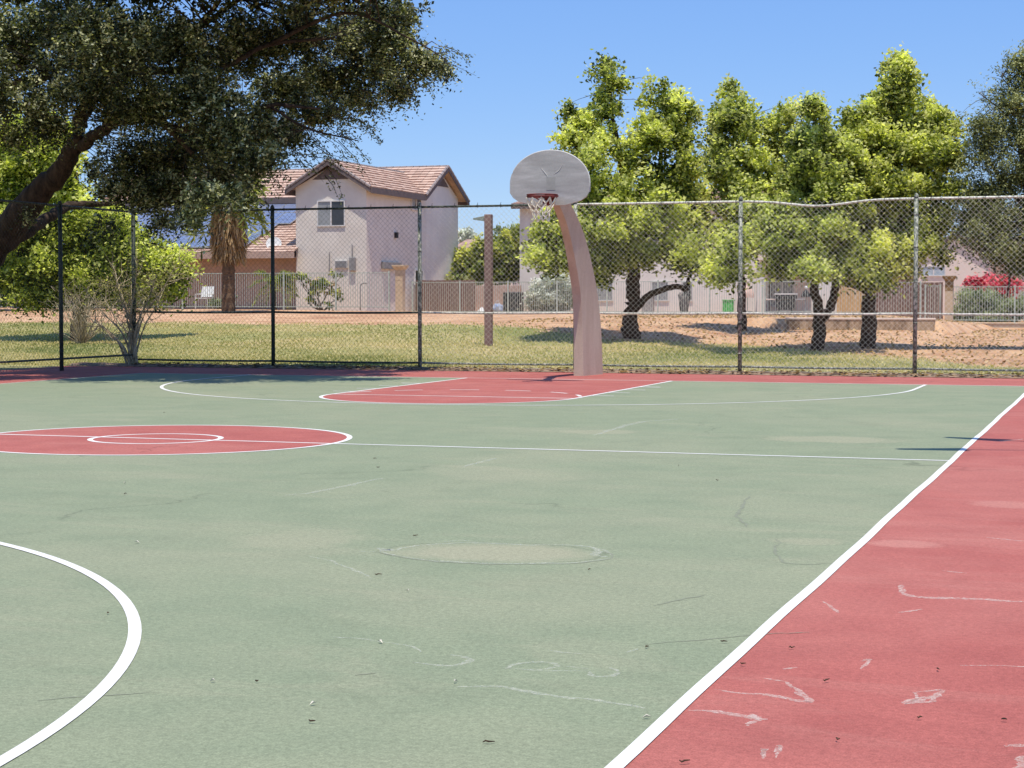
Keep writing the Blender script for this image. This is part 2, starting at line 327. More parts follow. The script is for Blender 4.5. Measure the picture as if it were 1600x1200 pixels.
def groundmat():
    m, nt, b, o = newmat('grass_and_gravel_ground'); v = coords(nt)
    a = N(nt, 'ShaderNodeAttribute', attribute_name='tone')
    n1 = noise(nt, .22, 6, .62, v, .4); n2 = noise(nt, 1.2, 6, .7, v); n3 = noise(nt, 14, 5, .75, v); n4 = noise(nt, 45, 4, .75, v)
    gr = ramp(nt, n1, [(.36, (.27, .29, .11)), (.5, (.43, .39, .18)), (.62, (.55, .44, .24))])
    gr = mix(nt, math_(nt, 'MULTIPLY', ramp(nt, n2, [(.5, (0, 0, 0)), (.7, (1, 1, 1))]), .4), gr, (.46, .35, .22))
    gr = mix(nt, 1.0, gr, ramp(nt, n3, [(.3, (.6, .62, .55)), (.7, (1.2, 1.18, 1.1))]), 'MULTIPLY')
    rk = ramp(nt, n2, [(.35, (.55, .31, .18)), (.55, (.72, .47, .29)), (.72, (.80, .57, .38))])
    rk = mix(nt, math_(nt, 'MULTIPLY', ramp(nt, noise(nt, .5, 6, .7, v, .6), [(.48, (0, 0, 0)), (.6, (1, 1, 1))]), .6), rk, (.42, .22, .13))
    rk = mix(nt, 1.0, rk, ramp(nt, n4, [(.3, (.62, .6, .58)), (.68, (1.15, 1.13, 1.1))]), 'MULTIPLY')
    f = math_(nt, 'ADD', a.outputs['Fac'], math_(nt, 'MULTIPLY', math_(nt, 'SUBTRACT', n2, .5), .55))
    f = ramp(nt, f, [(.47, (0, 0, 0)), (.54, (1, 1, 1))])
    nt.links.new(mix(nt, f, gr, rk), b.inputs['Base Color']); b.inputs['Roughness'].default_value = 1; b.inputs['Specular IOR Level'].default_value = .1
    bump(nt, b, n3, .9, .06); return m
g = link('ground', me, groundmat(), smooth=True); T(g, kind='structure')

# ------------------------------------------------------------------ court
W2, L2 = 7.36, 13.38; KW = 1.757; FTD = 5.45; R3 = 5.76; HY = 11.78; LW = .052; Z1, Z2, Z3 = .0015, .003, .004
def sheet(name, poly, z, mat):
    mb = MB(); mb.add([(x, y, z) for x, y in poly], [tuple(range(len(poly)))]); return T(mb.build(name, mat), kind='structure')
cs = MB(); cs.box((-11.2, -45, -.14), (16, 16.12, 0)); T(cs.build('court_slab', M['pink']), kind='structure')
sheet('green_playing_area', [(-7.98, -L2), (W2, -L2), (W2, L2), (-7.98, L2)], Z1, M['green'])
def arc(cx, cy, r, a0, a1, n=72): return [(cx+r*math.cos(R(a0+(a1-a0)*i/n)), cy+r*math.sin(R(a0+(a1-a0)*i/n))) for i in range(n+1)]
for s in (1, -1):
    pl = [(-KW, s*L2), (-KW, s*(L2-FTD))]+[(x, s*y) for x, y in arc(0, L2-FTD, KW, 180, 360)]+[(KW, s*L2)]
    if s < 0: pl = pl[::-1]
    sheet('red_key', pl, Z2, M['pink'])
sheet('red_center_circle', arc(0, 0, 1.83, 0, 360)[:-1], Z2, M['pink'])
ln = MB(); zc = [Z3]
def strip(pts, w=LW, closed=False):
    zc[0] += .00003; z = zc[0]; P = [np.array(p, float) for p in pts]; k = len(P); vs = []
    for i in range(k):
        t = P[(i+1) % k]-P[i-1] if closed else P[min(i+1, k-1)]-P[max(i-1, 0)]
        t /= np.linalg.norm(t); nrm = np.array([-t[1], t[0]]); a = P[i]+nrm*w/2; b_ = P[i]-nrm*w/2
        vs += [(*a, z), (*b_, z)]
    fs = [((2*i+1), 2*((i+1) % k)+1, 2*((i+1) % k), 2*i) for i in range(k if closed else k-1)]
    ln.add(vs, fs)
def wob(x0, y0, x1, y1, n=60, a=.006):
    L = math.hypot(x1-x0, y1-y0); dx, dy = (x1-x0)/L, (y1-y0)/L; out = []
    for i in range(n+1):
        t = i/n*L; o = a*(math.sin(t*1.3+x0)+.6*math.sin(t*3.7+y0)); out.append((x0+dx*t-dy*o, y0+dy*t+dx*o))
    return out
strip(wob(W2, -L2, W2, L2, 90, .0035)); strip([(-7.9, -L2), (-7.9, L2)], .03)
strip([(-7.9, L2), (W2, L2)], .045); strip([(-7.9, -L2), (W2, -L2)])
strip(wob(-7.9, 0, W2, 0, 60, .004)); strip(arc(0, 0, 1.83, 0, 360, 96)[:-1], closed=True); strip(arc(0, 0, .61, 0, 360, 60)[:-1], closed=True)
for s in (1, -1):
    strip([(-KW, s*L2), (-KW, s*(L2-FTD))]); strip([(KW, s*L2), (KW, s*(L2-FTD))]); strip([(-KW, s*(L2-FTD)), (KW, s*(L2-FTD))])
    strip([(x, s*y) for x, y in arc(0, L2-FTD, KW, 180, 360)])
    strip([(-R3, s*L2), (-R3, s*HY)]); strip([(R3, s*L2), (R3, s*HY)]); strip([(x, s*y) for x, y in arc(0, HY, R3, 180, 360, 120)])
    for k in range(6):                                   # dashed upper half of the free-throw circle
        a0 = 16+k*27; strip([(x, s*y) for x, y in arc(0, L2-FTD, KW, a0, a0+14, 6)])
    for yy, w in ((2.1, .09), (3.0, LW), (3.85, LW), (4.7, LW)):   # lane hash marks
        for sx in (1, -1): strip([(sx*KW, s*(L2-yy)), (sx*(KW+.33), s*(L2-yy))], w)
T(ln.build('white_court_lines', M['line']), kind='structure')

# mineral residue and cracks, surveyed on the slab
def marks(name, lines, mat, z):
    mb = MB(); rr = random.Random(3)
    for li, (pts, w) in enumerate(lines):
        P = [gnd(*p)[:2] for p in pts]; Q = []
        if len(P) > 2: P = [q[:2] for q in smoothpath([((*p, 0), .1) for p in P], 7)[0]]
        for a, b_ in zip(P[:-1], P[1:]):
            n = max(1, int(np.linalg.norm(b_-a)/.008))
            for i in range(n): Q.append(a+(b_-a)*i/n)
        Q.append(P[-1]); Q = np.array(Q); n = len(Q); ph = [rr.uniform(0, 6) for _ in range(8)]; u_ = np.arange(n)*.008
        j1 = np.stack([.010*np.sin(u_*9+ph[0])+.006*np.sin(u_*23+ph[1])+.004*np.sin(u_*61+ph[2])+.002*np.sin(u_*140+ph[6]), .010*np.sin(u_*11+ph[3])+.006*np.sin(u_*29+ph[4])+.004*np.sin(u_*53+ph[5])+.002*np.sin(u_*120+ph[7])], 1)
        Q = Q+j1*min(1, n*.008/.5); vs = []
        for i in range(n):
            t = Q[min(i+1, n-1)]-Q[max(i-1, 0)]; t = t/(np.linalg.norm(t)+1e-9); nr = np.array([-t[1], t[0]])
            ww = 2.1*w*(.35+.4*abs(math.sin(u_[i]*7+li))+.25*abs(math.sin(u_[i]*31+li*2)))*rr.uniform(.6, 1.2)*math.sin(math.pi*(.04+.92*i/max(1, n-1)))**.5
            vs += [(*(Q[i]+nr*ww/2), z+li*.00002), (*(Q[i]-nr*ww/2), z+li*.00002)]
        mb.add(vs, [(2*i+1, 2*i+3, 2*i+2, 2*i) for i in range(n-1)])
    return T(mb.build(name, mat), kind='structure')
marks('residue_marks_on_red', [
    ([(1110, 1076), (1150, 1081), (1200, 1086), (1240, 1093), (1268, 1096), (1250, 1080), (1225, 1066), (1195, 1060)], .018),
    ([(1074, 1110), (1110, 1111), (1150, 1117), (1175, 1120), (1190, 1124), (1178, 1130), (1168, 1135)], .022), ([(1172, 1116), (1185, 1123), (1200, 1124)], .02),
    ([(1430, 1082), (1468, 1078), (1455, 1092), (1420, 1100), (1432, 1090), (1430, 1082)], .018), ([(1420, 1098), (1455, 1096), (1458, 1088)], .013),
    ([(1408, 915), (1412, 925), (1425, 932), (1480, 934), (1540, 937), (1600, 941), (1660, 945)], .03),
    ([(1345, 1045), (1355, 1036), (1360, 1030), (1348, 1034)], .014), ([(1222, 1046), (1247, 1043)], .01),
    ([(1190, 1180), (1195, 1170), (1192, 1185)], .012), ([(1213, 1185), (1222, 1165), (1212, 1175)], .01),
    ([(1570, 1166), (1600, 1165), (1640, 1167)], .022), ([(1590, 1180), (1600, 1200), (1606, 1240)], .03),
    ([(1285, 940), (1300, 949), (1312, 958)], .014), ([(1402, 957), (1422, 955), (1440, 952)], .014), ([(1470, 892), (1510, 896)], .014), ([(1500, 1040), (1560, 1041), (1620, 1043)], .010),
    ([(1540, 840), (1600, 846)], .016), ([(1560, 690), (1600, 686)], .03)], M['chalk'], .0008)
marks('residue_marks_on_green', [
    ([(642, 1035), (680, 1039), (712, 1040), (733, 1033), (725, 1027), (705, 1024)], .016),
    ([(790, 1045), (815, 1037), (850, 1035), (872, 1040), (855, 1046), (820, 1047), (790, 1045)], .014),
    ([(922, 1050), (930, 1057), (958, 1057), (966, 1050), (955, 1044)], .018), ([(872, 1041), (925, 1046)], .006),
    ([(715, 1075), (770, 1074), (810, 1080), (850, 1086), (920, 1093), (975, 1101), (1010, 1108)], .018),
    ([(855, 1016), (880, 1020), (910, 1022)], .010), ([(978, 1020), (998, 1014)], .014), ([(480, 870), (520, 878), (548, 888), (578, 906)], .012),
    ([(520, 995), (575, 1000), (640, 1012), (655, 1020)], .010), ([(725, 730), (750, 722), (780, 716)], .03),
    ([(930, 680), (955, 672), (1000, 660), (1060, 655)], .05), ([(590, 862), (640, 872), (690, 878), (800, 881), (900, 880), (952, 872)], .02), ([(590, 858), (615, 861), (630, 856), (700, 850), (760, 849), (830, 852), (900, 853), (940, 859), (955, 868)], .018),
    ([(925, 856), (938, 862), (930, 868), (948, 871)], .03), ([(590, 857), (604, 860), (612, 858)], .04), ([(560, 862), (590, 863)], .014), ([(690, 848), (720, 845), (745, 847)], .012), ([(820, 1048), (925, 1050)], .006), ([(440, 775), (500, 768), (560, 755), (600, 748)], .03)], M['chalkG'], .0022)
marks('crack_lines', [([(590, 863), (640, 873), (690, 879), (800, 882), (900, 881), (955, 871), (940, 862)], .012), ([(1170, 775), (1163, 788), (1156, 795), (1155, 812), (1168, 824)], .014),
    ([(1210, 843), (1217, 850), (1212, 862), (1222, 878), (1260, 882), (1310, 881)], .009), ([(1000, 1007), (1060, 1003), (1130, 998), (1200, 992), (1260, 988)], .007),
    ([(60, 1095), (140, 1089), (230, 1084)], .007), ([(555, 1056), (575, 1054), (590, 1052)], .006), ([(1020, 948), (1060, 938), (1100, 930)], .009)], M['crack'], .0025)

# litter on the court
def litter(px, py, kind, i):
    p = gnd(px, py, .005); a = random.uniform(0, 6.28); L = random.uniform(.022, .036) if kind else random.uniform(.011, .02); mb = MB()
    if kind == 0:
        pts = [p+np.array([math.cos(a)*L*t, math.sin(a)*L*t*.6, .003+.012*abs(math.sin(t*3+i))*.4]) for t in (-1, -.4, .2, 1)]
        pts[-1] = pts[-1]+np.array([.004, .008, 0]); mb.tube(pts, [.0015, .003, .003, .0015], 5)
        o = mb.build('dead_leaf', M['leafbrown']); lab = 'thin curled dark brown leaf lying on the court paint'; grp = 'dark curled leaves scattered on the court'
    else:
        w = L*.38; u = np.array([math.cos(a), math.sin(a), 0]); v_ = np.array([-u[1], u[0], 0])
        P = [p-u*L/2, p-v_*w*.5+[0, 0, .012], p+u*L/2+[0, 0, .006], p+v_*w*.5+[0, 0, .012], p+[0, 0, .004]]
        mb.add(P, [(0, 1, 4), (1, 2, 4), (2, 3, 4), (3, 0, 4)])
        o = mb.build('dead_leaf', M['leafpale']); lab = 'small bleached pale leaf lying on the green court'; grp = 'pale bleached leaves scattered on the court'
    T(o, lab, 'leaf', grp)
for i, (x, y) in enumerate([(168, 959), (400, 1066), (486, 1129), (762, 1161), (590, 899), (648, 838), (256, 645), (585, 717), (590, 731), (195, 772),
                            (1130, 1004), (1160, 1039), (1236, 1013), (1465, 1047), (1290, 1065), (1436, 1123), (1568, 1126), (1068, 1192), (920, 891), (1060, 728), (1120, 751), (1308, 1157), (1010, 1012)]): litter(x, y, 0, i)
for i, (x, y) in enumerate([(214, 848), (712, 1066), (332, 1065), (594, 1004), (489, 1101), (1010, 1122), (195, 755), (637, 924), (1390, 645)]): litter(x, y, 1, i)

# dirt strip with litter between slab and fence
ds = MB(); n = 260
vs = []
for i in range(n+1):
    x = -11.2+i*(27.2/n); h = .03+.02*random.random(); vs += [(x, 16.12+random.uniform(-.05, .03), .005), (x, 16.3, h), (x, 16.62, h*.8+.02), (x, 16.95, -.02)]
ds.add(vs, [(4*i+k, 4*i+4+k, 4*i+5+k, 4*i+1+k) for i in range(n) for k in range(3)])
T(ds.build('dirt_strip', M['dirt']), kind='structure')
dl = MB()
for i in range(1100):
    x = random.uniform(-9.8, 9.5); y = random.gauss(16.25, .11); z = .02+.05*max(0, min(1, (y-16.1)*4)); a = random.uniform(0, 6.28); L = random.uniform(.03, .07)
    u = np.array([math.cos(a)*L, math.sin(a)*L, 0]); v_ = np.array([-u[1], u[0], 0])*.45; p = np.array([x, y, z])
    dl.add([p-u, p-v_+[0, 0, .02], p+u+[0, 0, .01], p+v_+[0, 0, .015]], [(0, 1, 2, 3)])
T(dl.build('leaf_litter', [M['leafbrown']]), 'brown dry leaf litter gathered along the foot of the chain link fence', 'leaf litter', kind='stuff')
for i in range(0, len(dl.f)): pass
lit = bpy.data.objects['leaf_litter'].data; lit.materials.append(M['tan'])
tn = lit.attributes.new('tone', 'FLOAT', 'POINT'); tn.data.foreach_set('value', RNG.random(len(lit.vertices)))
lit.polygons.foreach_set('material_index', (RNG.random(len(lit.polygons)) > .45).astype(int))

# ------------------------------------------------------------------ leaves
def quads(name, P, Nn, U, sl, sw, tn_, mat, parent=None, rhomb=True):
    """P centres, Nn normals, U long axes"""
    U = U-Nn*(U*Nn).sum(1)[:, None]; U /= np.linalg.norm(U, axis=1)[:, None]+1e-9; S = np.cross(Nn, U)
    n = len(P); sl = np.broadcast_to(sl, n)[:, None]; sw = np.broadcast_to(sw, n)[:, None]
    A = np.stack([P-U*sl, P-S*sw+U*sl*.1-Nn*sw*.3, P+U*sl, P+S*sw+U*sl*.1-Nn*sw*.3], 1) if rhomb else np.stack([P-U*sl-S*sw, P-U*sl+S*sw, P+U*sl+S*sw, P+U*sl-S*sw], 1)
    me = bpy.data.meshes.new(name); me.vertices.add(4*n); me.vertices.foreach_set('co', A.reshape(-1).astype('f'))
    me.loops.add(4*n); me.loops.foreach_set('vertex_index', np.arange(4*n, dtype='i')); me.polygons.add(n)
    me.polygons.foreach_set('loop_start', np.arange(0, 4*n, 4, dtype='i')); me.polygons.foreach_set('loop_total', np.full(n, 4, 'i')); me.update(calc_edges=True)
    a = me.attributes.new('tone', 'FLOAT', 'POINT'); a.data.foreach_set('value', np.repeat(np.clip(tn_, 0, 1), 4).astype('f'))
    return link(name, me, mat, parent)
def unit(n, bias=(0, 0, 0)):
    v = RNG.normal(size=(n, 3))+np.array(bias); return v/np.linalg.norm(v, axis=1)[:, None]
def crown(name, blobs, nclump, per, rc, ls, lw, mat, parent, droop=.3, hollow=.35, topbright=.25, flat=.7, tvar=.225, rad=.24):
    """blobs [(c, (rx,ry,rz))]; clump centres gather towards the surface of each blob, leaves gather round the clumps"""
    Wt = np.array([b[1][0]*b[1][2] for b in blobs]); Wt = Wt/Wt.sum(); idx = RNG.choice(len(blobs), nclump, p=Wt)
    C = np.array([b[0] for b in blobs], float)[idx]; Rr = np.array([b[1] for b in blobs], float)[idx]
    d = unit(nclump); r = (hollow+(1-hollow)*RNG.random(nclump)**.5)*(1+rad*RNG.normal(size=nclump))
    cc = C+d*Rr*r[:, None]; ct = RNG.random(nclump)*.8+topbright*d[:, 2]+.06  # clump tone spreads and lightens upward, sun and shade put into the leaf colour
    k = RNG.poisson(per, nclump); ci = np.repeat(np.arange(nclump), k); n = len(ci)
    crad = rc*(.55+.8*RNG.random(nclump))
    off = RNG.normal(size=(n, 3))*crad[ci][:, None]*.55; off[:, 2] *= flat
    P = cc[ci]+off; P[:, 2] -= droop*(off[:, 0]**2+off[:, 1]**2)/np.maximum(crad[ci], .05)
    Nn = unit(n, (.1, -.35, 1.15)); U = unit(n, (0, 0, -.4)); tn_ = ct[ci]+tvar*RNG.normal(size=n)+.12*off[:, 2]/crad[ci]  # upper leaves of each clump lighter too, overhead light in the tone
    s = .7+.6*RNG.random(n)
    quads(name, P, Nn, U, ls*s/2, lw*s/2, tn_, mat, parent); return cc
def limb(pts, name='branch', mat=None, parent=None, n=10):
    P, r = smoothpath(pts)
    for i in range(1, len(P)-1): P[i] = P[i]+RNG.normal(size=3)*r[i]*.12
    mb = MB(); mb.tube(P, r, n); return mb.build(name, mat or M['bark'], parent, True), P
def twigs(cc, skel, mat, parent, frac=.5, r0=.018, name='twigs', sag=.06):
    S = np.array(skel); mb = MB(); sel = RNG.random(len(cc)) < frac
    for c in cc[sel]:
        d = np.linalg.norm(S-c, axis=1); q = S[np.argsort(d)[min(len(S)-1, random.randrange(3))]]; L = np.linalg.norm(c-q)
        if L > 4.5: continue
        m1 = q+(c-q)*.4+np.array([random.gauss(0, .06)*L, random.gauss(0, .06)*L, sag*L]); m2 = q+(c-q)*.75+np.array([random.gauss(0, .04)*L]*2+[sag*L])
        mb.tube([q, m1, m2, c], [r0*(.5+.4*L), r0*(.35+.25*L), r0*.4, r0*.2], 4, False)
    return mb.build(name, mat, parent)
def pb(lst, D, ky=1.0, dz=0, g=1.):
    out = []
    for q in lst:
        x, y, rx, ry = q[:4]; DD = D+(q[4] if len(q) > 4 else 0); k = DD/FPX; out.append((onD(x, y, DD), (rx*k*g, rx*k*ky*g, ry*k*g)))
    return out

# --- far yellow-green shade trees
def far_tree(label, base, trunk_pts, blobs, D, nclump, per, mat, rc=.42, ls=.15, lw=.095, bark=None, limbs=(), group='yellow green shade trees beyond the chain link fence', hollow=.3):
    root = empty('shade_tree', label, 'tree', group); skel = []
    bark = bark or M['bark']
    o, P = limb(trunk_pts, 'trunk', bark, root, 12); skel += P[len(P)//2:]
    for L in limbs: o, P = limb(L, 'branch', bark, root, 8); skel += P
    bl = []
    for q in blobs:
        x, y, rx, ry = q[:4]; dd = (q[4] if len(q) > 4 else 0)-max(0, (y-190)/210)*2.0*random.uniform(.2, 1.3)
        bl.append((x, y, rx*.88, ry*.88, dd))
        for k in range(3):
            w = random.uniform(0, 6.283); f = random.uniform(.85, 1.12)
            bl.append((x+rx*f*math.cos(w), y-ry*f*math.sin(w), min(rx, ry)*random.uniform(.26, .42)+2, min(rx, ry)*random.uniform(.3, .45)+2, dd+random.uniform(-.9, .5)))
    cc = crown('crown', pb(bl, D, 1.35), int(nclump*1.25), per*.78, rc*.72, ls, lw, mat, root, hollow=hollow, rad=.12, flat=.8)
    twigs(cc, skel, bark, root, .3, .013)
    place(root, base); return root
def pd(x, y, D): return onD(x, y, D)
def base_at(x, y, D): p = onD(x, y, D); p[2] = tz(p[0], p[1])-.05; return p

D1 = hit(987, 527)[1]
b = base_at(987, 527, D1)
far_tree('tall shade tree with one long arching side branch, just right of the basketball post', b,
    [(b, .25), (pd(984, 500, D1), .21), (pd(988, 470, D1), .20), (pd(990, 430, D1), .18), (pd(985, 360, D1), .15), (pd(975, 280, D1), .11), (pd(960, 200, D1), .06), (pd(950, 120, D1), .03)],
    [(945, 130, 20, 38), (935, 172, 26, 34), (968, 122, 12, 18), (900, 195, 28, 30), (880, 222, 20, 26), (935, 225, 42, 42), (1028, 145, 24, 26), (1055, 165, 20, 30), (1030, 200, 46, 44), (1065, 215, 18, 40), (1000, 240, 40, 40), (895, 270, 28, 36), (940, 300, 50, 44),
     (1020, 290, 58, 46), (1070, 300, 26, 36), (935, 360, 44, 46), (1000, 350, 55, 42), (1060, 345, 38, 40), (965, 405, 48, 24), (1035, 395, 50, 28), (1085, 395, 34, 32),
     (1125, 390, 32, 28, -3), (1120, 425, 24, 24, -3), (1160, 405, 34, 36, -5), (1155, 372, 30, 20, -4), (905, 400, 30, 26), (1075, 255, 14, 20), (868, 340, 22, 22), (852, 372, 22, 26), (880, 385, 26, 30), (858, 402, 26, 14), (840, 395, 12, 14), (895, 345, 22, 30)], D1, 580, 110, M['ash'], .36, .12, .075,
    limbs=[[(pd(990, 486, D1), .10), (pd(1010, 465, D1), .09), (pd(1035, 453, D1), .08), (pd(1058, 448, D1), .075), (pd(1073, 451, D1), .065), (pd(1076, 436, D1), .05), (pd(1090, 410, D1), .05), (pd(1120, 400, D1-2), .03)],
           [(pd(989, 400, D1), .16), (pd(1010, 350, D1), .12), (pd(1030, 290, D1), .09), (pd(1032, 200, D1), .03)],
           [(pd(987, 425, D1), .08), (pd(940, 400, D1-.5), .06), (pd(890, 385, D1-1), .045), (pd(855, 360, D1-1), .02)],
           [(pd(986, 380, D1), .14), (pd(950, 330, D1), .10), (pd(915, 270, D1), .06), (pd(895, 210, D1), .03)]])
D15 = 56
b = base_at(1159, 497, D15)
far_tree('slim shade tree whose thin dark trunk lines up with a chain link post', b, [(b, .16), (pd(1159, 470, D15), .13), (pd(1158, 430, D15), .12), (pd(1155, 350, D15), .1), (pd(1150, 250, D15), .07), (pd(1145, 170, D15), .03)],
    [(1138, 165, 28, 30), (1165, 172, 22, 24), (1125, 205, 24, 34), (1168, 215, 36, 38), (1130, 250, 32, 30), (1185, 265, 40, 40), (1215, 195, 18, 34), (1232, 182, 12, 20), (1228, 235, 26, 40), (1140, 300, 38, 40), (1200, 320, 48, 46), (1165, 365, 40, 36), (1225, 375, 30, 32), (1097, 330, 18, 26)],
    D15, 380, 95, M['ash2'], .38, .13, .085, hollow=.25)
D2 = hit(1279, 545)[1]
b = base_at(1279, 545, D2)
far_tree('leaning tree with a forked dark trunk in front of the patio', b,
    [(b, .18), (pd(1280, 520, D2), .16), (pd(1281, 497, D2), .145), (pd(1278, 475, D2), .12), (pd(1272, 455, D2), .11), (pd(1276, 420, D2), .1), (pd(1278, 360, D2), .08), (pd(1275, 270, D2), .04)],
    [(1275, 172, 17, 14), (1268, 195, 15, 16), (1290, 205, 16, 18), (1262, 225, 24, 24), (1290, 250, 32, 32), (1250, 275, 36, 34), (1300, 300, 38, 36), (1255, 325, 46, 38), (1215, 345, 30, 32), (1290, 360, 46, 36), (1240, 385, 46, 26), (1215, 395, 22, 18), (1290, 400, 40, 24), (1322, 385, 26, 26), (1230, 415, 30, 12), (1268, 420, 30, 12), (1315, 230, 24, 20)],
    D2, 440, 95, M['ash2'], .32, .11, .07, limbs=[[(pd(1283, 500, D2), .12), (pd(1296, 484, D2), .12), (pd(1303, 460, D2), .1), (pd(1306, 430, D2), .08), (pd(1312, 380, D2), .05)]])
D3 = hit(1357, 541)[1]
b = base_at(1357, 541, D3)
far_tree('biggest yellow green tree, straight black trunk and the tallest crown on the right', b,
    [(b, .21), (pd(1357, 500, D3), .19), (pd(1358, 470, D3), .175), (pd(1357, 440, D3), .165), (pd(1362, 380, D3), .15), (pd(1375, 300, D3), .12), (pd(1395, 210, D3), .07), (pd(1408, 110, D3), .03)],
    [(1408, 98, 12, 14), (1405, 122, 26, 20), (1422, 120, 16, 14), (1405, 150, 26, 24), (1362, 165, 20, 20), (1385, 180, 28, 26), (1430, 190, 36, 34), (1465, 205, 20, 32), (1345, 205, 24, 28), (1395, 220, 44, 36), (1440, 245, 44, 44), (1340, 245, 38, 36), (1375, 290, 52, 46), (1320, 290, 34, 36), (1430, 310, 50, 44),
     (1475, 280, 20, 40), (1340, 345, 46, 42), (1395, 360, 48, 40), (1440, 360, 36, 36), (1345, 400, 40, 32), (1385, 405, 26, 28), (1420, 395, 30, 20), (1458, 385, 18, 18), (1330, 235, 26, 26), (1312, 262, 26, 30), (1340, 190, 24, 20), (1366, 172, 20, 18), (1468, 192, 20, 22), (1482, 225, 14, 30), (1350, 430, 30, 16)],
    D3, 640, 110, M['ash'], .38, .115, .072, limbs=[[(pd(1358, 455, D3), .12), (pd(1340, 447, D3), .09), (pd(1320, 442, D3), .07), (pd(1300, 430, D3), .04)], [(pd(1359, 440, D3), .1), (pd(1385, 410, D3), .08), (pd(1410, 350, D3), .06), (pd(1440, 260, D3), .03)]])
# --- feathery dark tree at the right edge
D4 = 45
root = empty('feathery_tree', 'dark feathery fine leaved tree leaning in from the right edge of the picture', 'tree')
b = base_at(1640, 545, D4)
o, P = limb([(b, .3), (pd(1636, 500, D4), .26), (pd(1630, 420, D4), .22), (pd(1615, 340, D4), .16), (pd(1600, 250, D4), .1), (pd(1590, 150, D4), .03)], 'trunk', M['bark2'], root); sk = P[6:]
for L in ([(pd(1626, 400, D4), .12), (pd(1595, 370, D4), .08), (pd(1580, 400, D4), .05), (pd(1577, 440, D4), .03), (pd(1573, 466, D4), .015)], [(pd(1612, 330, D4), .1), (pd(1570, 290, D4), .06), (pd(1535, 230, D4), .02)], [(pd(1618, 350, D4), .1), (pd(1570, 350, D4), .07), (pd(1520, 340, D4), .02)],
          [(pd(1600, 260, D4), .05), (pd(1580, 190, D4), .03), (pd(1530, 145, D4), .01)], [(pd(1600, 250, D4), .05), (pd(1590, 160, D4), .03), (pd(1565, 120, D4), .01)]):
    o, P = limb(L, 'branch', M['bark2'], root, 7); sk += P
cc = crown('crown', pb([(1600, 110, 16, 40), (1580, 150, 24, 20), (1590, 200, 30, 36), (1550, 200, 30, 30), (1535, 240, 24, 30), (1590, 260, 40, 40), (1545, 290, 40, 36), (1600, 330, 50, 46), (1550, 340, 46, 34), (1515, 320, 22, 34), (1580, 385, 44, 30), (1545, 380, 34, 18), (1600, 410, 26, 24), (1500, 285, 12, 30), (1640, 250, 60, 150), (1520, 365, 26, 24), (1500, 340, 16, 24)], D4),
      500, 135, .3, .09, .034, M['feather'], root, hollow=.2, droop=.6)
cc2 = crown('foliage_sprays', pb([(1585, 100, 26, 30), (1555, 150, 32, 26), (1530, 200, 30, 36), (1540, 135, 22, 10)], D4), 60, 30, .24, .08, .03, M['feather'], root, hollow=.1)
twigs(np.concatenate([cc, cc2]), sk, M['bark2'], root, .6, .011)
place(root, b)

# --- bright tree behind the oak on the left
D5 = 52
root = empty('lime_tree', 'bright yellow green tree behind the dark oak on the left', 'tree')
b = base_at(120, 497, D5)
o, P = limb([(b, .22), (pd(122, 470, D5), .18), (pd(118, 420, D5), .16), (pd(125, 350, D5), .1), (pd(120, 270, D5), .04)], 'trunk', M['bark2'], root); sk = list(P[6:])
for L in ([(pd(119, 430, D5), .1), (pd(170, 390, D5), .07), (pd(240, 380, D5), .03)], [(pd(119, 430, D5), .1), (pd(70, 390, D5), .07), (pd(20, 390, D5), .03)], [(pd(122, 380, D5), .1), (pd(80, 290, D5), .06), (pd(60, 200, D5), .03)]):
    o, P = limb(L, 'branch', M['bark2'], root, 7); sk += P
cc = crown('crown', pb([(60, 215, 60, 44), (20, 260, 46, 50), (90, 270, 50, 40), (40, 350, 60, 44), (130, 350, 60, 50), (178, 365, 40, 38), (215, 398, 30, 32), (255, 412, 22, 26), (200, 405, 50, 34), (90, 410, 60, 40), (30, 420, 44, 34), (150, 435, 50, 30), (240, 440, 34, 28), (60, 455, 36, 16), (275, 415, 14, 20)], D5),
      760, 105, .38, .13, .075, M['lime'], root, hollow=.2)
twigs(cc, sk, M['bark2'], root, .3, .018); place(root, b)

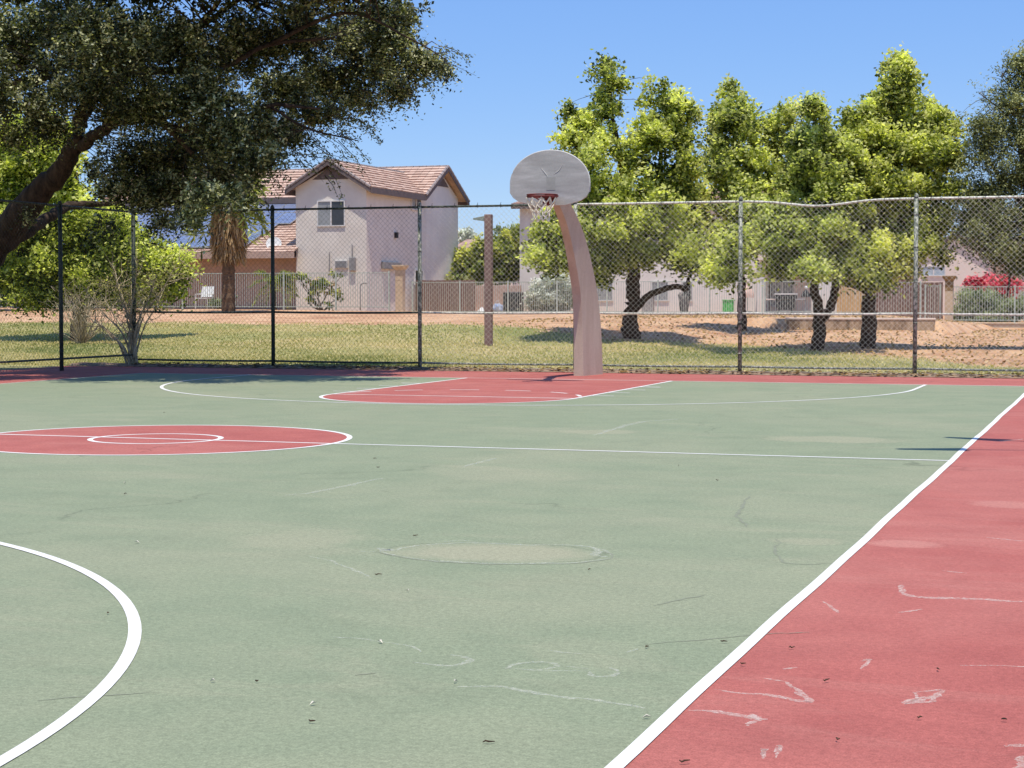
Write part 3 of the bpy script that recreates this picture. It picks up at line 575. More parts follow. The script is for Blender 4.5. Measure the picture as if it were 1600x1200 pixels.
# --- the big oak: trunk behind the side fence, crown over the left half
DO = 32.6
root = empty('oak_tree', 'big dark leaved oak leaning in from the left, its crown filling the upper left', 'tree')
b = onD(-150, 600, DO+2.2); b[2] = -.05
def po(x, y, d=0): return onD(x, y, DO+d)
trunk = [(b, .5), (po(-110, 520, 2.2), .42), (po(-50, 430, 2.2), .36), (po(10, 360, 2), .31), (po(55, 310, 1.6), .25), (po(95, 265, 1.1), .19), (po(118, 225, .7), .155), (po(128, 180, .4), .135), (po(155, 140), .12), (po(195, 110), .11), (po(260, 70), .08), (po(330, 30), .05), (po(400, -20), .03)]
o, P = limb(trunk, 'trunk', M['bark'], root, 14); sk = list(P[24:])
for L in ([(po(5, 385, 2), .17), (po(35, 365, 2.1), .14), (po(70, 345, 2.6), .11), (po(100, 325, 3.2), .09), (po(125, 320, 3.6), .08), (po(170, 318, 3.9), .05), (po(230, 312, 4.2), .03)],
          [(po(126, 228, .7), .12), (po(150, 210, 0), .10), (po(185, 188, -1), .1), (po(225, 182, -1), .08), (po(262, 200, -1.2), .06), (po(300, 240, -1.3), .03)],
          [(po(195, 110), .08), (po(290, 110, -.8), .07), (po(350, 105, -1), .05), (po(420, 70, -1), .04), (po(520, 60, -1), .02)],
          [(po(225, 182, -1), .06), (po(300, 205, -1.5), .06), (po(370, 195, -1.5), .05), (po(420, 165, -1.5), .04), (po(500, 170, -1.5), .02)],
          [(po(-60, 440), .2), (po(-40, 300, 1), .16), (po(-10, 160, 1), .14), (po(60, 125, 1), .10), (po(120, 90, 1), .06), (po(160, 30, 1), .03)],
          [(po(290, 110, -.8), .06), (po(305, 50, -1), .05), (po(345, 0, -1), .03)], [(po(155, 140), .08), (po(120, 60, .5), .06), (po(100, -20, .5), .04)],
          [(po(420, 70, -1), .04), (po(540, 20, -1.4), .03), (po(640, 60, -1.4), .015), (po(700, 95, -1.4), .008)], [(po(420, 165, -1.5), .03), (po(480, 200, -1.5), .02), (po(560, 220, -1.6), .008)]):
    o, P = limb(L, 'branch', M['bark'], root, 9); sk += P
B = [(20, 60, 70, 60), (110, 40, 70, 50), (200, 60, 70, 50), (150, 120, 70, 45), (60, 150, 60, 30), (290, 70, 70, 55), (240, 150, 60, 40), (330, 140, 60, 45), (380, 60, 60, 60), (470, 50, 60, 55), (550, 50, 50, 50), (610, 60, 46, 44), (655, 95, 30, 28), (690, 105, 20, 10), (590, 110, 46, 34), (520, 120, 50, 40), (440, 140, 50, 40),
     (500, 165, 40, 28), (395, 200, 46, 34), (300, 220, 56, 40), (220, 240, 50, 40), (350, 265, 50, 36), (270, 290, 50, 30), (420, 235, 34, 22), (440, 200, 40, 22), (230, 300, 30, 26), (330, 300, 44, 22), (395, 250, 24, 20), (620, 140, 30, 16), (560, 150, 30, 18), (180, 290, 34, 26), (150, 260, 20, 20),
     (260, 345, 26, 10), (300, 330, 20, 16), (10, 210, 30, 12), (-60, 120, 80, 100), (600, 20, 50, 26), (150, 345, 26, 8), (50, 330, 12, 16), (80, 190, 40, 24), (200, 175, 40, 24), (150, 60, 80, 60), (260, 250, 60, 34), (350, 200, 50, 40)]
B = [(*q, random.uniform(-4.4, 1.6) if q[0] < 430 else random.uniform(-1, 4.2)) for q in B]
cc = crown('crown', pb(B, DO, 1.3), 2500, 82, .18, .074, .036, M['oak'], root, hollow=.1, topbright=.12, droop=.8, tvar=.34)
B2 = [(x, y, rx, ry, dd) for dd in (-4.6, -3.2, -1.8, -.4) for x, y, rx, ry in [(120, -130, 120, 40), (300, -120, 120, 45), (460, -110, 110, 45), (570, -90, 50, 30)]]  # extra crown mass above the frame, unseen, added to deepen the court shadow
B2 += [(x, y, rx, ry, random.uniform(-2, .5)) for x, y, rx, ry in [(50, -60, 160, 50), (220, -80, 140, 60), (400, -70, 140, 60), (540, -30, 80, 40), (-120, 60, 90, 130)]]
ccu = crown('crown_top_shade_mass', pb(B2, DO, 1.1), 900, 90, .32, .11, .065, M['oak'], root, hollow=.1, topbright=.12, droop=.6)
# hanging sprays on the right hand edge
P_, N_, U_, t_ = [], [], [], []; tw = MB()
for (x, y, dx, dy, L, n) in [(500, 170, 60, 35, 1, 6), (540, 190, 60, 22, 1, 5), (470, 205, 70, 60, 1, 7), (440, 215, 60, 70, 1, 6), (530, 205, 55, 45, 1, 6), (410, 240, 30, 55, 1, 5), (660, 90, 60, 10, 1, 5), (650, 110, 60, 20, 1, 5), (630, 130, 30, 40, 1, 5), (560, 150, 40, 35, 1, 5), (680, 70, 50, 30, 1, 4), (500, 265, 22, 48, 1, 2), (460, 240, 80, 12, 1, 4), (600, 15, 50, 25, 1, 4), (640, 0, 30, 30, 1, 3), (370, 270, 20, 60, 1, 5), (260, 330, 10, 50, 1, 3), (290, 320, 20, 60, 1, 4)]:
    for k in range(n):
        d = random.uniform(-1.4, .4); p0 = po(x+random.gauss(0, 14), y+random.gauss(0, 9), d); p1 = p0+(po(x+dx, y+dy, d)-po(x, y, d))*random.uniform(.5, 1.15)+RNG.normal(size=3)*.08
        m1 = (p0+p1)/2+np.array([0, 0, .08]); tw.tube([p0, m1, p1], [.008, .005, .002], 4, False)
        nn = int(random.uniform(26, 46))
        for j in range(nn):
            t = random.random(); q = (1-t)**2*p0+2*t*(1-t)*m1+t*t*p1+RNG.normal(size=3)*.045*(1.2-.5*t)
            P_.append(q); N_.append(unit(1, (0, 0, .3))[0]); U_.append(p1-p0+RNG.normal(size=3)*.5); t_.append(random.gauss(.55, .22))
quads('leaf_sprays', np.array(P_), np.array(N_), np.array(U_), .032, .014, np.array(t_), M['oak'], root); tw.build('twigs', M['bark'], root)
# sun-bleached dead leaves inside the crown
crown('dead_leaves', pb([(200, 265, 34, 20, 1), (250, 240, 24, 14, 1), (110, 240, 12, 14, 1.5), (330, 300, 20, 20, .5), (470, 190, 14, 10, 0), (370, 130, 14, 10, -1)], DO), 50, 34, .17, .07, .036, M['tan'], root, hollow=0)
twigs(np.concatenate([cc, ccu]), sk, M['bark'], root, .14, .006); place(root, b)

# --- multi-stemmed shrub at the fence corner
root = empty('desert_shrub', 'sparse multi stemmed shrub with bare pale twigs right behind the fence corner', 'shrub')
b = gnd(190, 573); b[1] += .45; DS = float((b-CAM) @ FW); sk = []
for i, (x, y, r) in enumerate([(150, 500, .025), (165, 470, .02), (182, 440, .022), (205, 445, .022), (225, 470, .02), (245, 430, .016), (135, 455, .016), (110, 470, .014), (175, 410, .014), (262, 440, .014), (195, 480, .018), (215, 410, .013), (280, 405, .012)]):
    tgt = onD(x, y, DS+random.uniform(-.9, .9)); bb = np.array(b)+np.array([random.gauss(0, .05), random.gauss(0, .05), -.03]); v = tgt-bb
    o, P = limb([(bb, r*1.7), (bb+v*.35+np.array([-v[0]*.12, 0, v[2]*.1]), r*1.25), (bb+v*.7+np.array([v[0]*-.06, 0, .03]), r*.9), (tgt, r*.4)], 'stem', M['twig'], root, 7); sk += P[6:]
tw = MB()
for i in range(260):
    q = sk[random.randrange(len(sk))]; d = unit(1, (0, 0, .4))[0]*random.uniform(.2, .75); tw.tube([q, q+d*.5+RNG.normal(size=3)*.05, q+d], [.008, .005, .002], 3, False)
tw.build('bare_twigs', M['twig'], root)
crown('foliage', pb([(150, 440, 36, 22), (200, 425, 50, 26), (255, 430, 34, 30), (280, 425, 16, 24), (240, 460, 36, 20), (185, 460, 40, 20), (215, 480, 20, 16), (130, 470, 20, 20)], DS), 120, 18, .16, .05, .018, M['dry'], root, hollow=.1)
place(root, b)
# second, grey thorny clump further back
root = empty('thorny_shrub', 'leafless grey thorny shrub in the gravel beside the left fence post', 'shrub')
b = base_at(128, 497, 50); tw = MB()
for i in range(90):
    a = onD(random.gauss(128, 26), random.uniform(440, 492), 50+random.uniform(-.8, .8)); m1 = b+(a-b)*.5+RNG.normal(size=3)*.22; tw.tube([b, m1, a, a+RNG.normal(size=3)*.22], [.014, .009, .005, .003], 3, False)
tw.build('stems', M['twig'], root); place(root, b)

# ------------------------------------------------------------------ small yard plants
def bush(name, label, base, blobs, D, ncl, per, mat, rc=.25, ls=.12, lw=.06, cat='shrub', group=None, stems=6, extra=None):
    root = empty(name, label, cat, group); mb = MB(); c0 = pb(blobs, D)
    for i in range(stems):
        t = c0[i % len(c0)][0]+RNG.normal(size=3)*.2; bb = np.array(base)+RNG.normal(size=3)*[.08, .08, 0]; mb.tube([bb, (bb+t)/2+RNG.normal(size=3)*.08, t], [.035, .022, .01], 6)
    mb.build('stems', M['bark2'], root); crown('foliage', c0, ncl, per, rc, ls, lw, mat, root, hollow=.15)
    if extra: extra(root)
    place(root, base); return root
bush('citrus_tree', 'rounded bright green citrus tree behind the brown pole', base_at(752, 490, 88), [(705, 425, 20, 14), (730, 410, 26, 22), (760, 405, 36, 30), (795, 400, 26, 30), (790, 425, 30, 14), (740, 432, 40, 10), (690, 418, 10, 14), (808, 415, 14, 18)], 88, 260, 55, M['citrus'], .34, .2, .12, 'tree')
bush('dark_vine', 'dark leafy vine hanging down the brown board fence', base_at(742, 490, 87), [(735, 455, 24, 14), (748, 470, 16, 16), (728, 440, 20, 10), (700, 450, 12, 16)], 87, 70, 45, M['feather'], .3, .16, .09)
bush('silver_bush', 'wide silvery white bush behind the metal fence beside the basketball post', base_at(858, 490, 83), [(850, 450, 28, 22), (880, 455, 22, 28), (835, 465, 14, 22), (860, 470, 34, 18), (870, 437, 18, 12)], 83, 230, 60, M['silver'], .28, .17, .05)
bush('olive_hedge', 'olive green hedge behind the low wall at the right', base_at(1540, 505, 77.5), [(1510, 475, 22, 22), (1530, 465, 26, 20), (1560, 480, 28, 18), (1500, 490, 12, 14), (1590, 480, 24, 20), (1630, 478, 28, 24), (1540, 492, 40, 10)], 77.5, 300, 60, M['hedge'], .3, .15, .05)
bush('bougainvillea', 'bright pink flowering bougainvillea above the olive hedge', base_at(1550, 500, 80), [(1528, 440, 16, 7), (1552, 438, 20, 8), (1580, 444, 14, 8), (1548, 450, 22, 8), (1560, 462, 16, 12)], 80, 110, 55, M['pinkleaf'], .24, .16, .12)
bush('climbing_rose', 'thin climbing shrub with reddish leaves on the left metal fence', base_at(500, 487, 75.5), [(475, 432, 10, 8), (500, 440, 22, 8), (522, 430, 10, 10), (490, 455, 16, 10), (525, 460, 10, 12), (510, 475, 14, 8), (485, 470, 8, 8)], 75.5, 55, 16, M['citrus'], .15, .15, .09, stems=8,
     extra=lambda r: crown('red_leaves', pb([(488, 445, 10, 12), (515, 450, 14, 10)], 75.5), 14, 12, .14, .15, .09, M['tan'], r))
bush('distant_tree', 'pale thin crowned tree far behind, left of the brown pole', base_at(727, 480, 150), [(727, 368, 13, 11), (735, 375, 10, 10)], 150, 60, 40, M['silver'], .4, .3, .14, 'tree')
bush('distant_tree', 'soft green domed tree far behind, right of the brown pole', base_at(800, 480, 120), [(800, 375, 26, 22), (785, 390, 20, 16), (812, 365, 16, 18), (770, 400, 20, 14)], 120, 220, 60, M['citrus'], .5, .22, .1, 'tree')
bush('shrub', 'dark green yard shrub at the far left behind the metal fence', base_at(30, 478, 92), [(20, 455, 40, 14), (60, 462, 26, 12), (-20, 450, 40, 20)], 92, 160, 55, M['feather'], .4, .18, .1)
bush('shrub', 'low yellow green yard shrub between the palm trunk and the metal fence', base_at(342, 482, 77), [(340, 472, 12, 8), (355, 468, 8, 8)], 77, 30, 30, M['hedge'], .2, .12, .05)
bush('shrub', 'small green weed growing against the brown board fence', base_at(708, 490, 84.5), [(708, 482, 10, 6)], 84.5, 16, 22, M['hedge'], .15, .12, .05, stems=3)
bush('shade_tree', 'dark leafy tree behind the one on the far left edge', base_at(-40, 480, 75), [(-20, 380, 60, 60), (40, 400, 50, 40), (-60, 300, 60, 80), (100, 430, 40, 24), (180, 430, 50, 22)], 75, 320, 80, M['lime'], .5, .18, .1, 'tree')
# palms
def frond(c, az, L, w, up, dropz, n=26):
    P, Nn, U, t = [], [], [], []; d = np.array([math.cos(az), math.sin(az), 0])
    for i in range(n):
        s = (i+.5)/n; q = c+d*L*s*.85+np.array([0, 0, up*s-dropz*s*s])
        for sg in (-1, 1):
            side = np.array([-d[1], d[0], 0])*sg; a = side*.8+d*.6+np.array([0, 0, -.5]); a /= np.linalg.norm(a)
            ll = w*(1-.5*abs(s-.5)); P.append(q+a*ll/2); U.append(a); Nn.append(unit(1, (0, 0, 1))[0]); t.append(random.gauss(.5, .22))
    return P, Nn, U, t, w
def palm(label, x, ybase, ytop, D, rad, nf, L, w, skirt, ls):
    root = empty('palm_tree', label, 'palm tree'); b = base_at(x, ybase, D); t = onD(x, ytop, D)
    n = 26; pts = [b+(t-b)*i/n for i in range(n+1)]; rr = [rad*(1.25-.35*i/n)*(1+.10*(i % 2)) for i in range(n+1)]
    mb = MB(); mb.tube(pts, rr, 14); mb.build('trunk', M['palmbark'], root)
    A = [[], [], [], []]
    for i in range(nf):
        az = random.uniform(0, 6.28); up = random.uniform(-.3, 1.0)*L; q = frond(t, az, L*random.uniform(.8, 1.1), w, up, L*random.uniform(.5, 1.1))
        for k in range(4): A[k] += q[k]
    quads('fronds', np.array(A[0]), np.array(A[1]), np.array(A[2]), w/2, ls, np.array(A[3]), M['palmleaf'], root)
    if skirt:
        P, Nn, U, tt = [], [], [], []; zt = t[2]
        for i in range(1500):
            a = random.uniform(0, 6.28); s = random.random(); z = zt-.1-s*skirt; r = rad*(1.4+2.2*math.sin(min(1, s*1.2)*2.2)*random.uniform(.5, 1)); P.append((t[0]+r*math.cos(a), t[1]+r*math.sin(a), z))
            U.append((math.cos(a)*.35+random.gauss(0, .15), math.sin(a)*.35+random.gauss(0, .15), -1)); Nn.append((math.cos(a)+random.gauss(0, .4), math.sin(a)+random.gauss(0, .4), .3)); tt.append(random.random())
        Nn = np.array(Nn); Nn /= np.linalg.norm(Nn, axis=1)[:, None]
        quads('dead_frond_skirt', np.array(P), Nn, np.array(U, float), .28, .035, np.array(tt), M['tan'], root)
    place(root, b)
palm('tall fan palm with a skirt of brown dead fronds before the solar roof', 357, 487, 300, 71, .21, 30, 1.9, .55, 2.6, .045)
palm('small bushy palm beside the stucco house behind the metal fence', 428, 486, 438, 76, .10, 22, 1.05, .34, 0, .022)

# ------------------------------------------------------------------ houses
def roof_slope(a, b_, c, d, parent, name='roof', n=14, th=.05, mat=None):
    """a-b eave, d-c ridge; laid as overlapping tile courses"""
    a, b_, c, d = [np.array(q, float) for q in (a, b_, c, d)]; mb = MB(); nrm = np.cross(b_-a, d-a); nrm /= np.linalg.norm(nrm)
    if nrm[2] < 0: nrm = -nrm
    for i in range(n):
        t0, t1 = max(0, i/n-.008), (i+1)/n
        p0, p1 = a+(d-a)*t0, b_+(c-b_)*t0; q1, q0 = b_+(c-b_)*t1, a+(d-a)*t1
        L = max(np.linalg.norm(p1-p0), .05); k = max(1, int(L/.34))
        for j in range(k):
            u0, u1 = j/k, (j+1)/k-.012/L*1.0
            A, B_, C_, D_ = p0+(p1-p0)*u0, p0+(p1-p0)*u1, q0+(q1-q0)*u1, q0+(q1-q0)*u0; h = nrm*(th*random.uniform(.85, 1.25)); h2 = nrm*th*.25
            mb.hexa([A, B_, C_, D_, A+h, B_+h, C_+h2, D_+h2])
    return mb.build(name, mat or M['tile'], parent)
def tilemat():
    m, nt, b, o = newmat('terracotta_tile'); g = N(nt, 'ShaderNodeNewGeometry')
    c = ramp(nt, g.outputs['Random Per Island'], [(0, (.48, .33, .25)), (.4, (.57, .40, .30)), (.75, (.61, .43, .33)), (1, (.67, .50, .39))])
    c = mix(nt, .35, c, ramp(nt, noise(nt, 3, 5, .7, coords(nt)), [(.35, (.30, .19, .15)), (.65, (.64, .44, .36))]))
    nt.links.new(c, b.inputs['Base Color']); b.inputs['Roughness'].default_value = .9; bump(nt, b, noise(nt, 30, 4, .6, coords(nt)), .3, .02); return m
M['tile'] = tilemat()
def prism_wall(mb, pts2, axis, c0, c1):
    """polygon pts2 in (u,z), extruded along axis from c0 to c1"""
    k = len(pts2); f = (lambda u, z, c: (u, c, z)) if axis == 'y' else (lambda u, z, c: (c, u, z))
    vs = [f(u, z, c0) for u, z in pts2]+[f(u, z, c1) for u, z in pts2]
    fs = [tuple(range(k)), tuple(range(2*k-1, k-1, -1))]+[(i, (i+1) % k, k+(i+1) % k, k+i) for i in range(k)]
    mb.add(vs, fs)
def beam(mb, p, q, w, h):       # board of width w (horizontal, across) and height h under the line p-q
    p, q = np.array(p, float), np.array(q, float); t = q-p; s = np.array([-t[1], t[0], 0]); s = s/np.linalg.norm(s)*w/2; z = np.array([0, 0, h])
    mb.hexa([p-s-z, q-s-z, q+s-z, p+s-z, p-s, q-s, q+s, p+s])
def window(root, x0, x1, z0, z1, y, split=True, facing='y', pane=('paleglass', 'darkglass'), fr='whiteframe', out=-1):
    w = MB(); t = .05; f = (lambda u, v_, z: (u, y+v_*out, z)) if facing == 'y' else (lambda u, v_, z: (y-v_*out, u, z))
    def bx(mb, u0, u1, d0, d1, a, b_):
        P = [f(u0, d0, a), f(u1, d1, b_)]; lo = np.minimum(*P); hi = np.maximum(*P); mb.box(lo, hi)
    bx(w, x0-t, x0, 0, .06, z0-t, z1+t); bx(w, x1, x1+t, 0, .06, z0-t, z1+t); bx(w, x0, x1, 0, .06, z1, z1+t); bx(w, x0, x1, 0, .06, z0-t, z0)
    xm = (x0+x1)/2
    if split: bx(w, xm-.03, xm+.03, 0, .06, z0, z1)
    o = w.build('window', M[fr], root)
    for i, (a, c) in enumerate(((x0, xm-.03), (xm+.03, x1)) if split else ((x0, x1),)):
        g_ = MB(); bx(g_, a, c, 0, .025, z0, z1); g_.build('pane', M[pane[i]], o)
    return o
def zat(y_px, x_px, Y): return onY(x_px, y_px, Y)[2]

H = empty('two_storey_house', 'two storey stucco house with tile gables and a low wing covered in solar panels', 'house')
XR, XL, YA, YB, YC, ZE, ZP = -22.1, -25.4, 56.5, 63.0, 67.7, 6.10, 7.10; G0 = .3; XM = (XR+XL)/2
mb = MB(); prism_wall(mb, [(XL, G0), (XR, G0), (XR, ZE), (XM, ZP-.12), (XL, ZE)], 'y', YA, YB+.5); mb.build('front_gable_wall', M['stucco'], H)
YM = (YB+YC)/2; ZR = 7.40
mb = MB(); prism_wall(mb, [(YB, G0), (YC, G0), (YC, ZE+.05), (YM, ZR-.15), (YB, ZE+.05)], 'x', -38, XR-.01); mb.build('main_wall', M['stucco2'], H)
OH = .32; RO = .12
sl = (ZP-ZE)/((XR-XL)/2)
# front gable roof (ridge along Y)
roof_slope((XR+OH, YA-.28, ZE-sl*OH+RO), (XR+OH, YB-.35, ZE-sl*OH+RO), (XM, YM-.2, ZP+RO), (XM, YA-.28, ZP+RO), H, 'front_gable_roof', 9, .075)
roof_slope((XL-OH, YA-.28, ZE-sl*OH+RO), (XL-OH, YB-.35, ZE-sl*OH+RO), (XM, YM-.2, ZP+RO), (XM, YA-.28, ZP+RO), H, 'front_gable_roof', 9, .075)
sm = (ZR-ZE-.05)/((YC-YB)/2)
roof_slope((-38.6, YB-.5, ZE+.05-sm*.5+RO), (XR+.35, YB-.5, ZE+.05-sm*.5+RO), (XR+.35, YM, ZR+RO), (-38.6, YM, ZR+RO), H, 'main_roof', 11, .075)
roof_slope((-38.6, YC+.5, ZE+.05-sm*.5+RO), (XR+.35, YC+.5, ZE+.05-sm*.5+RO), (XR+.35, YM, ZR+RO), (-38.6, YM, ZR+RO), H, 'main_roof', 11, .075)
mb = MB()
beam(mb, (XR+OH+.03, YA-.3, ZE-sl*OH+RO), (XR+OH+.03, YB-.5, ZE-sl*OH+RO), .05, .24); beam(mb, (XL-OH-.03, YA-.3, ZE-sl*OH+RO), (XL-OH-.03, YB-.5, ZE-sl*OH+RO), .05, .24)
beam(mb, (-38.6, YB-.53, ZE+.05-sm*.5+RO), (XL-OH, YB-.53, ZE+.05-sm*.5+RO), .05, .24); beam(mb, (XR+.3, YC+.5, ZE+.05-sm*.5+RO), (-38.6, YC+.5, ZE+.05-sm*.5+RO), .05, .24)
mb.build('eave_fascia', M['fascia'], H)
for sgn, xe in ((1, XR+OH), (-1, XL-OH)): mb = MB(); beam(mb, (xe, YA-.31, ZE-sl*OH+RO-.05), (XM, YA-.31, ZP+RO-.05), .05, .16); mb.build('rake_board', M['fascia'], H)
for ye in (YB-.5, YC+.5): mb = MB(); beam(mb, (XR+.38, ye, ZE+.05-sm*.5+RO-.05), (XR+.38, YM, ZR+RO-.05), .05, .16); mb.build('rake_board', M['fascia'], H)
mb = MB()       # rake tiles along the gable edges, each a short barrel
def rake(p, q, k, r=.075):
    p, q = np.array(p, float), np.array(q, float)
    for i in range(k):
        a, c = p+(q-p)*i/k, p+(q-p)*(i+.93)/k; mb.tube([a, c], [r, r*.85], 7)
for xe in (XR+OH, XL-OH): rake((xe, YA-.3, ZE-sl*OH+RO+.03), (XM, YA-.3, ZP+RO+.03), 8)
mb.build('rake_tiles', M['rake'], H); mb = MB()
for ye in (YB-.5, YC+.5): rake((XR+.37, ye, ZE+.05-sm*.5+RO+.03), (XR+.37, YM, ZR+RO+.03), 9)
mb.build('rake_tiles', M['rake'], H); mb = MB()
rake((XM, YA-.3, ZP+RO+.03), (XM, YM-.3, ZP+RO+.03), 30, .06); mb.build('ridge_tiles', M['rake'], H); mb = MB(); rake((XR+.3, YM, ZR+RO+.02), (-38.6, YM, ZR+RO+.02), 50, .06)
mb.build('ridge_tiles', M['rake'], H)
mb = MB(); mb.add([(XM-.85, YA-.02, ZP-.68), (XM+.85, YA-.02, ZP-.68), (XM, YA-.02, ZP-.1)], [(0, 1, 2)]); mb.build('gable_boarding', M['soffit'], H); mb = MB(); mb.add([(XR+.02, YM-1.0, ZR-.8), (XR+.02, YM+1.0, ZR-.8), (XR+.02, YM, ZR-.2)], [(0, 1, 2)]); mb.build('gable_boarding', M['soffit'], H)
window(H, -24.33, -23.12, zat(352, 520, YA), zat(315, 520, YA), YA)
window(H, 61.6, 62.7, 5.38, 5.86, XR, facing='x', out=-1)
window(H, 62.0, 62.9, 2.0, 2.6, XR, facing='x', out=-1, pane=('darkglass', 'darkglass'))
window(H, -28.1, -27.2, 5.15, 5.75, YB)
o = onY(534, 413, YA); mb = MB(); mb.box((o[0]-.3, YA-.08, o[2]-.16), (o[0]+.3, YA-.002, o[2]+.16)); vt = mb.build('wall_vent', M['whiteframe'], H)
mb = MB()
for i in range(6): mb.box((o[0]-.26, YA-.1, o[2]-.13+i*.048), (o[0]+.26, YA-.082, o[2]-.105+i*.048))
mb.build('louvre', M['grey'], vt)
o = onY(552, 410, YA); mb = MB(); mb.box((o[0]-.13, YA-.16, o[2]-.35), (o[0]+.13, YA-.002, o[2]+.2)); mb.tube([(o[0], YA-.1, o[2]+.2), (o[0], YA-.1, o[2]+.75)], .035, 8); mb.build('electric_meter', M['grey'], H, bevel=.01)
o = onY(515, 410, YA); mb = MB(); mb.tube([(o[0], YA-.06, o[2]-.4), (o[0]+.02, YA-.06, o[2]), (o[0]+.02, YA-.06, o[2]+.45)], .025, 8); mb.build('vent_pipe', M['grey'], H)
mb = MB(); mb.box((XR+.002, 58.1, 2.62), (XR+.16, 60.1, 2.92)); mb.build('wall_box', M['grey'], H, bevel=.01)
mb = MB(); mb.box((XR+.002, 59.6, 4.0), (XR+.12, 59.8, 4.25)); mb.build('wall_lamp', M['dark'], H)
# low wing with the solar roof
YW, ZW, YT, ZT = 55.95, 3.30, 62.9, 5.72; XW0, XW1 = -40, XL-.02
mb = MB(); mb.box((XW0, YW+1.0, .3), (XW1, YT, ZW-.02)); mb.build('wing_wall', M['stuccobrownshade'], H)  # brownish pink holds the porch shade
roof_slope((XW0, YW, ZW), (XW1+.15, YW, ZW), (XW1, YT, ZT), (XW0, YT, ZT), H, 'wing_roof', 20, .07)
mb = MB(); mb.box((XW0, YW-.04, ZW-.24), (XW1+.2, YW, ZW+.03)); mb.box((XW0, YW, ZW-.22), (XW1, YW+1.0, ZW-.18)); mb.build('wing_fascia', M['stuccobrownshade'], H)
for x in (-33.3, ): window(H, x, x+.55, .95, 2.75, YW+1.0, False, pane=('darkglass',))
sw = (ZT-ZW)/(YT-YW)
for r_, xe in enumerate((383, 412, 455, 461)):
    y0 = YW+.35+r_*1.62; y1 = y0+1.55; z0, z1 = ZW+sw*(y0-YW)+.13, ZW+sw*(y1-YW)+.13
    X1 = min(onY(xe, 380, y0)[0], XL-.15); k = int((X1+38)/1.02)
    for i in range(k):
        xa = X1-(i+1)*1.02; xb = xa+.99
        mb = MB(); mb.hexa([(xa, y0, z0), (xb, y0, z0), (xb, y1, z1), (xa, y1, z1), (xa, y0, z0+.04), (xb, y0, z0+.04), (xb, y1, z1+.04), (xa, y1, z1+.04)]); fr = mb.build('solar_panel', M['alu'], H)
        mb = MB()
        for c_ in range(2):
            for d_ in range(3):
                u0, u1 = xa+.03+c_*.475, xa+.03+c_*.475+.455; t0, t1 = .02+d_*.327, .02+d_*.327+.31
                mb.add([(u0, y0+(y1-y0)*t0, z0+(z1-z0)*t0+.045), (u1, y0+(y1-y0)*t0, z0+(z1-z0)*t0+.045), (u1, y0+(y1-y0)*t1, z0+(z1-z0)*t1+.045), (u0, y0+(y1-y0)*t1, z0+(z1-z0)*t1+.045)], [(0, 1, 2, 3)])
        mb.build('cells', M['solar'], fr)
def dish(root, c, r, az, name='satellite_dish'):
    mb = MB(); vs = [(0, 0, 0)]; fs = []; n = 20
    for k in (1, 2, 3):
        for j in range(n): a = 6.2832*j/n; vs.append((r*k/3*math.cos(a), -.12*r*(k/3)**2, r*.92*k/3*math.sin(a)))
    fs += [(0, 1+j, 1+(j+1) % n) for j in range(n)]
    for k in (0, 1): fs += [(1+k*n+j, 1+(k+1)*n+j, 1+(k+1)*n+(j+1) % n, 1+k*n+(j+1) % n) for j in range(n)]
    Rm = np.array(Matrix.Rotation(az, 3, 'Z') @ Matrix.Rotation(R(-18), 3, 'X')); mb.add([Rm @ np.array(v) + c for v in vs], fs)
    o = mb.build(name, M['white'], root, True)
    mb = MB(); mb.tube([c+Rm @ np.array((0, .02, 0)), c+np.array([0, .1, -r*1.2])], .03, 8); mb.tube([c+Rm @ np.array((0, -.02, -r*.85)), c+Rm @ np.array((0, -r*.9, -.05))], .015, 6); mb.build('mast', M['grey'], o)
    return o
dd = onY(428, 381, 56.7); dish(H, dd, .34, .3)
place(H, (XM, YA, tz(XM, YA)))

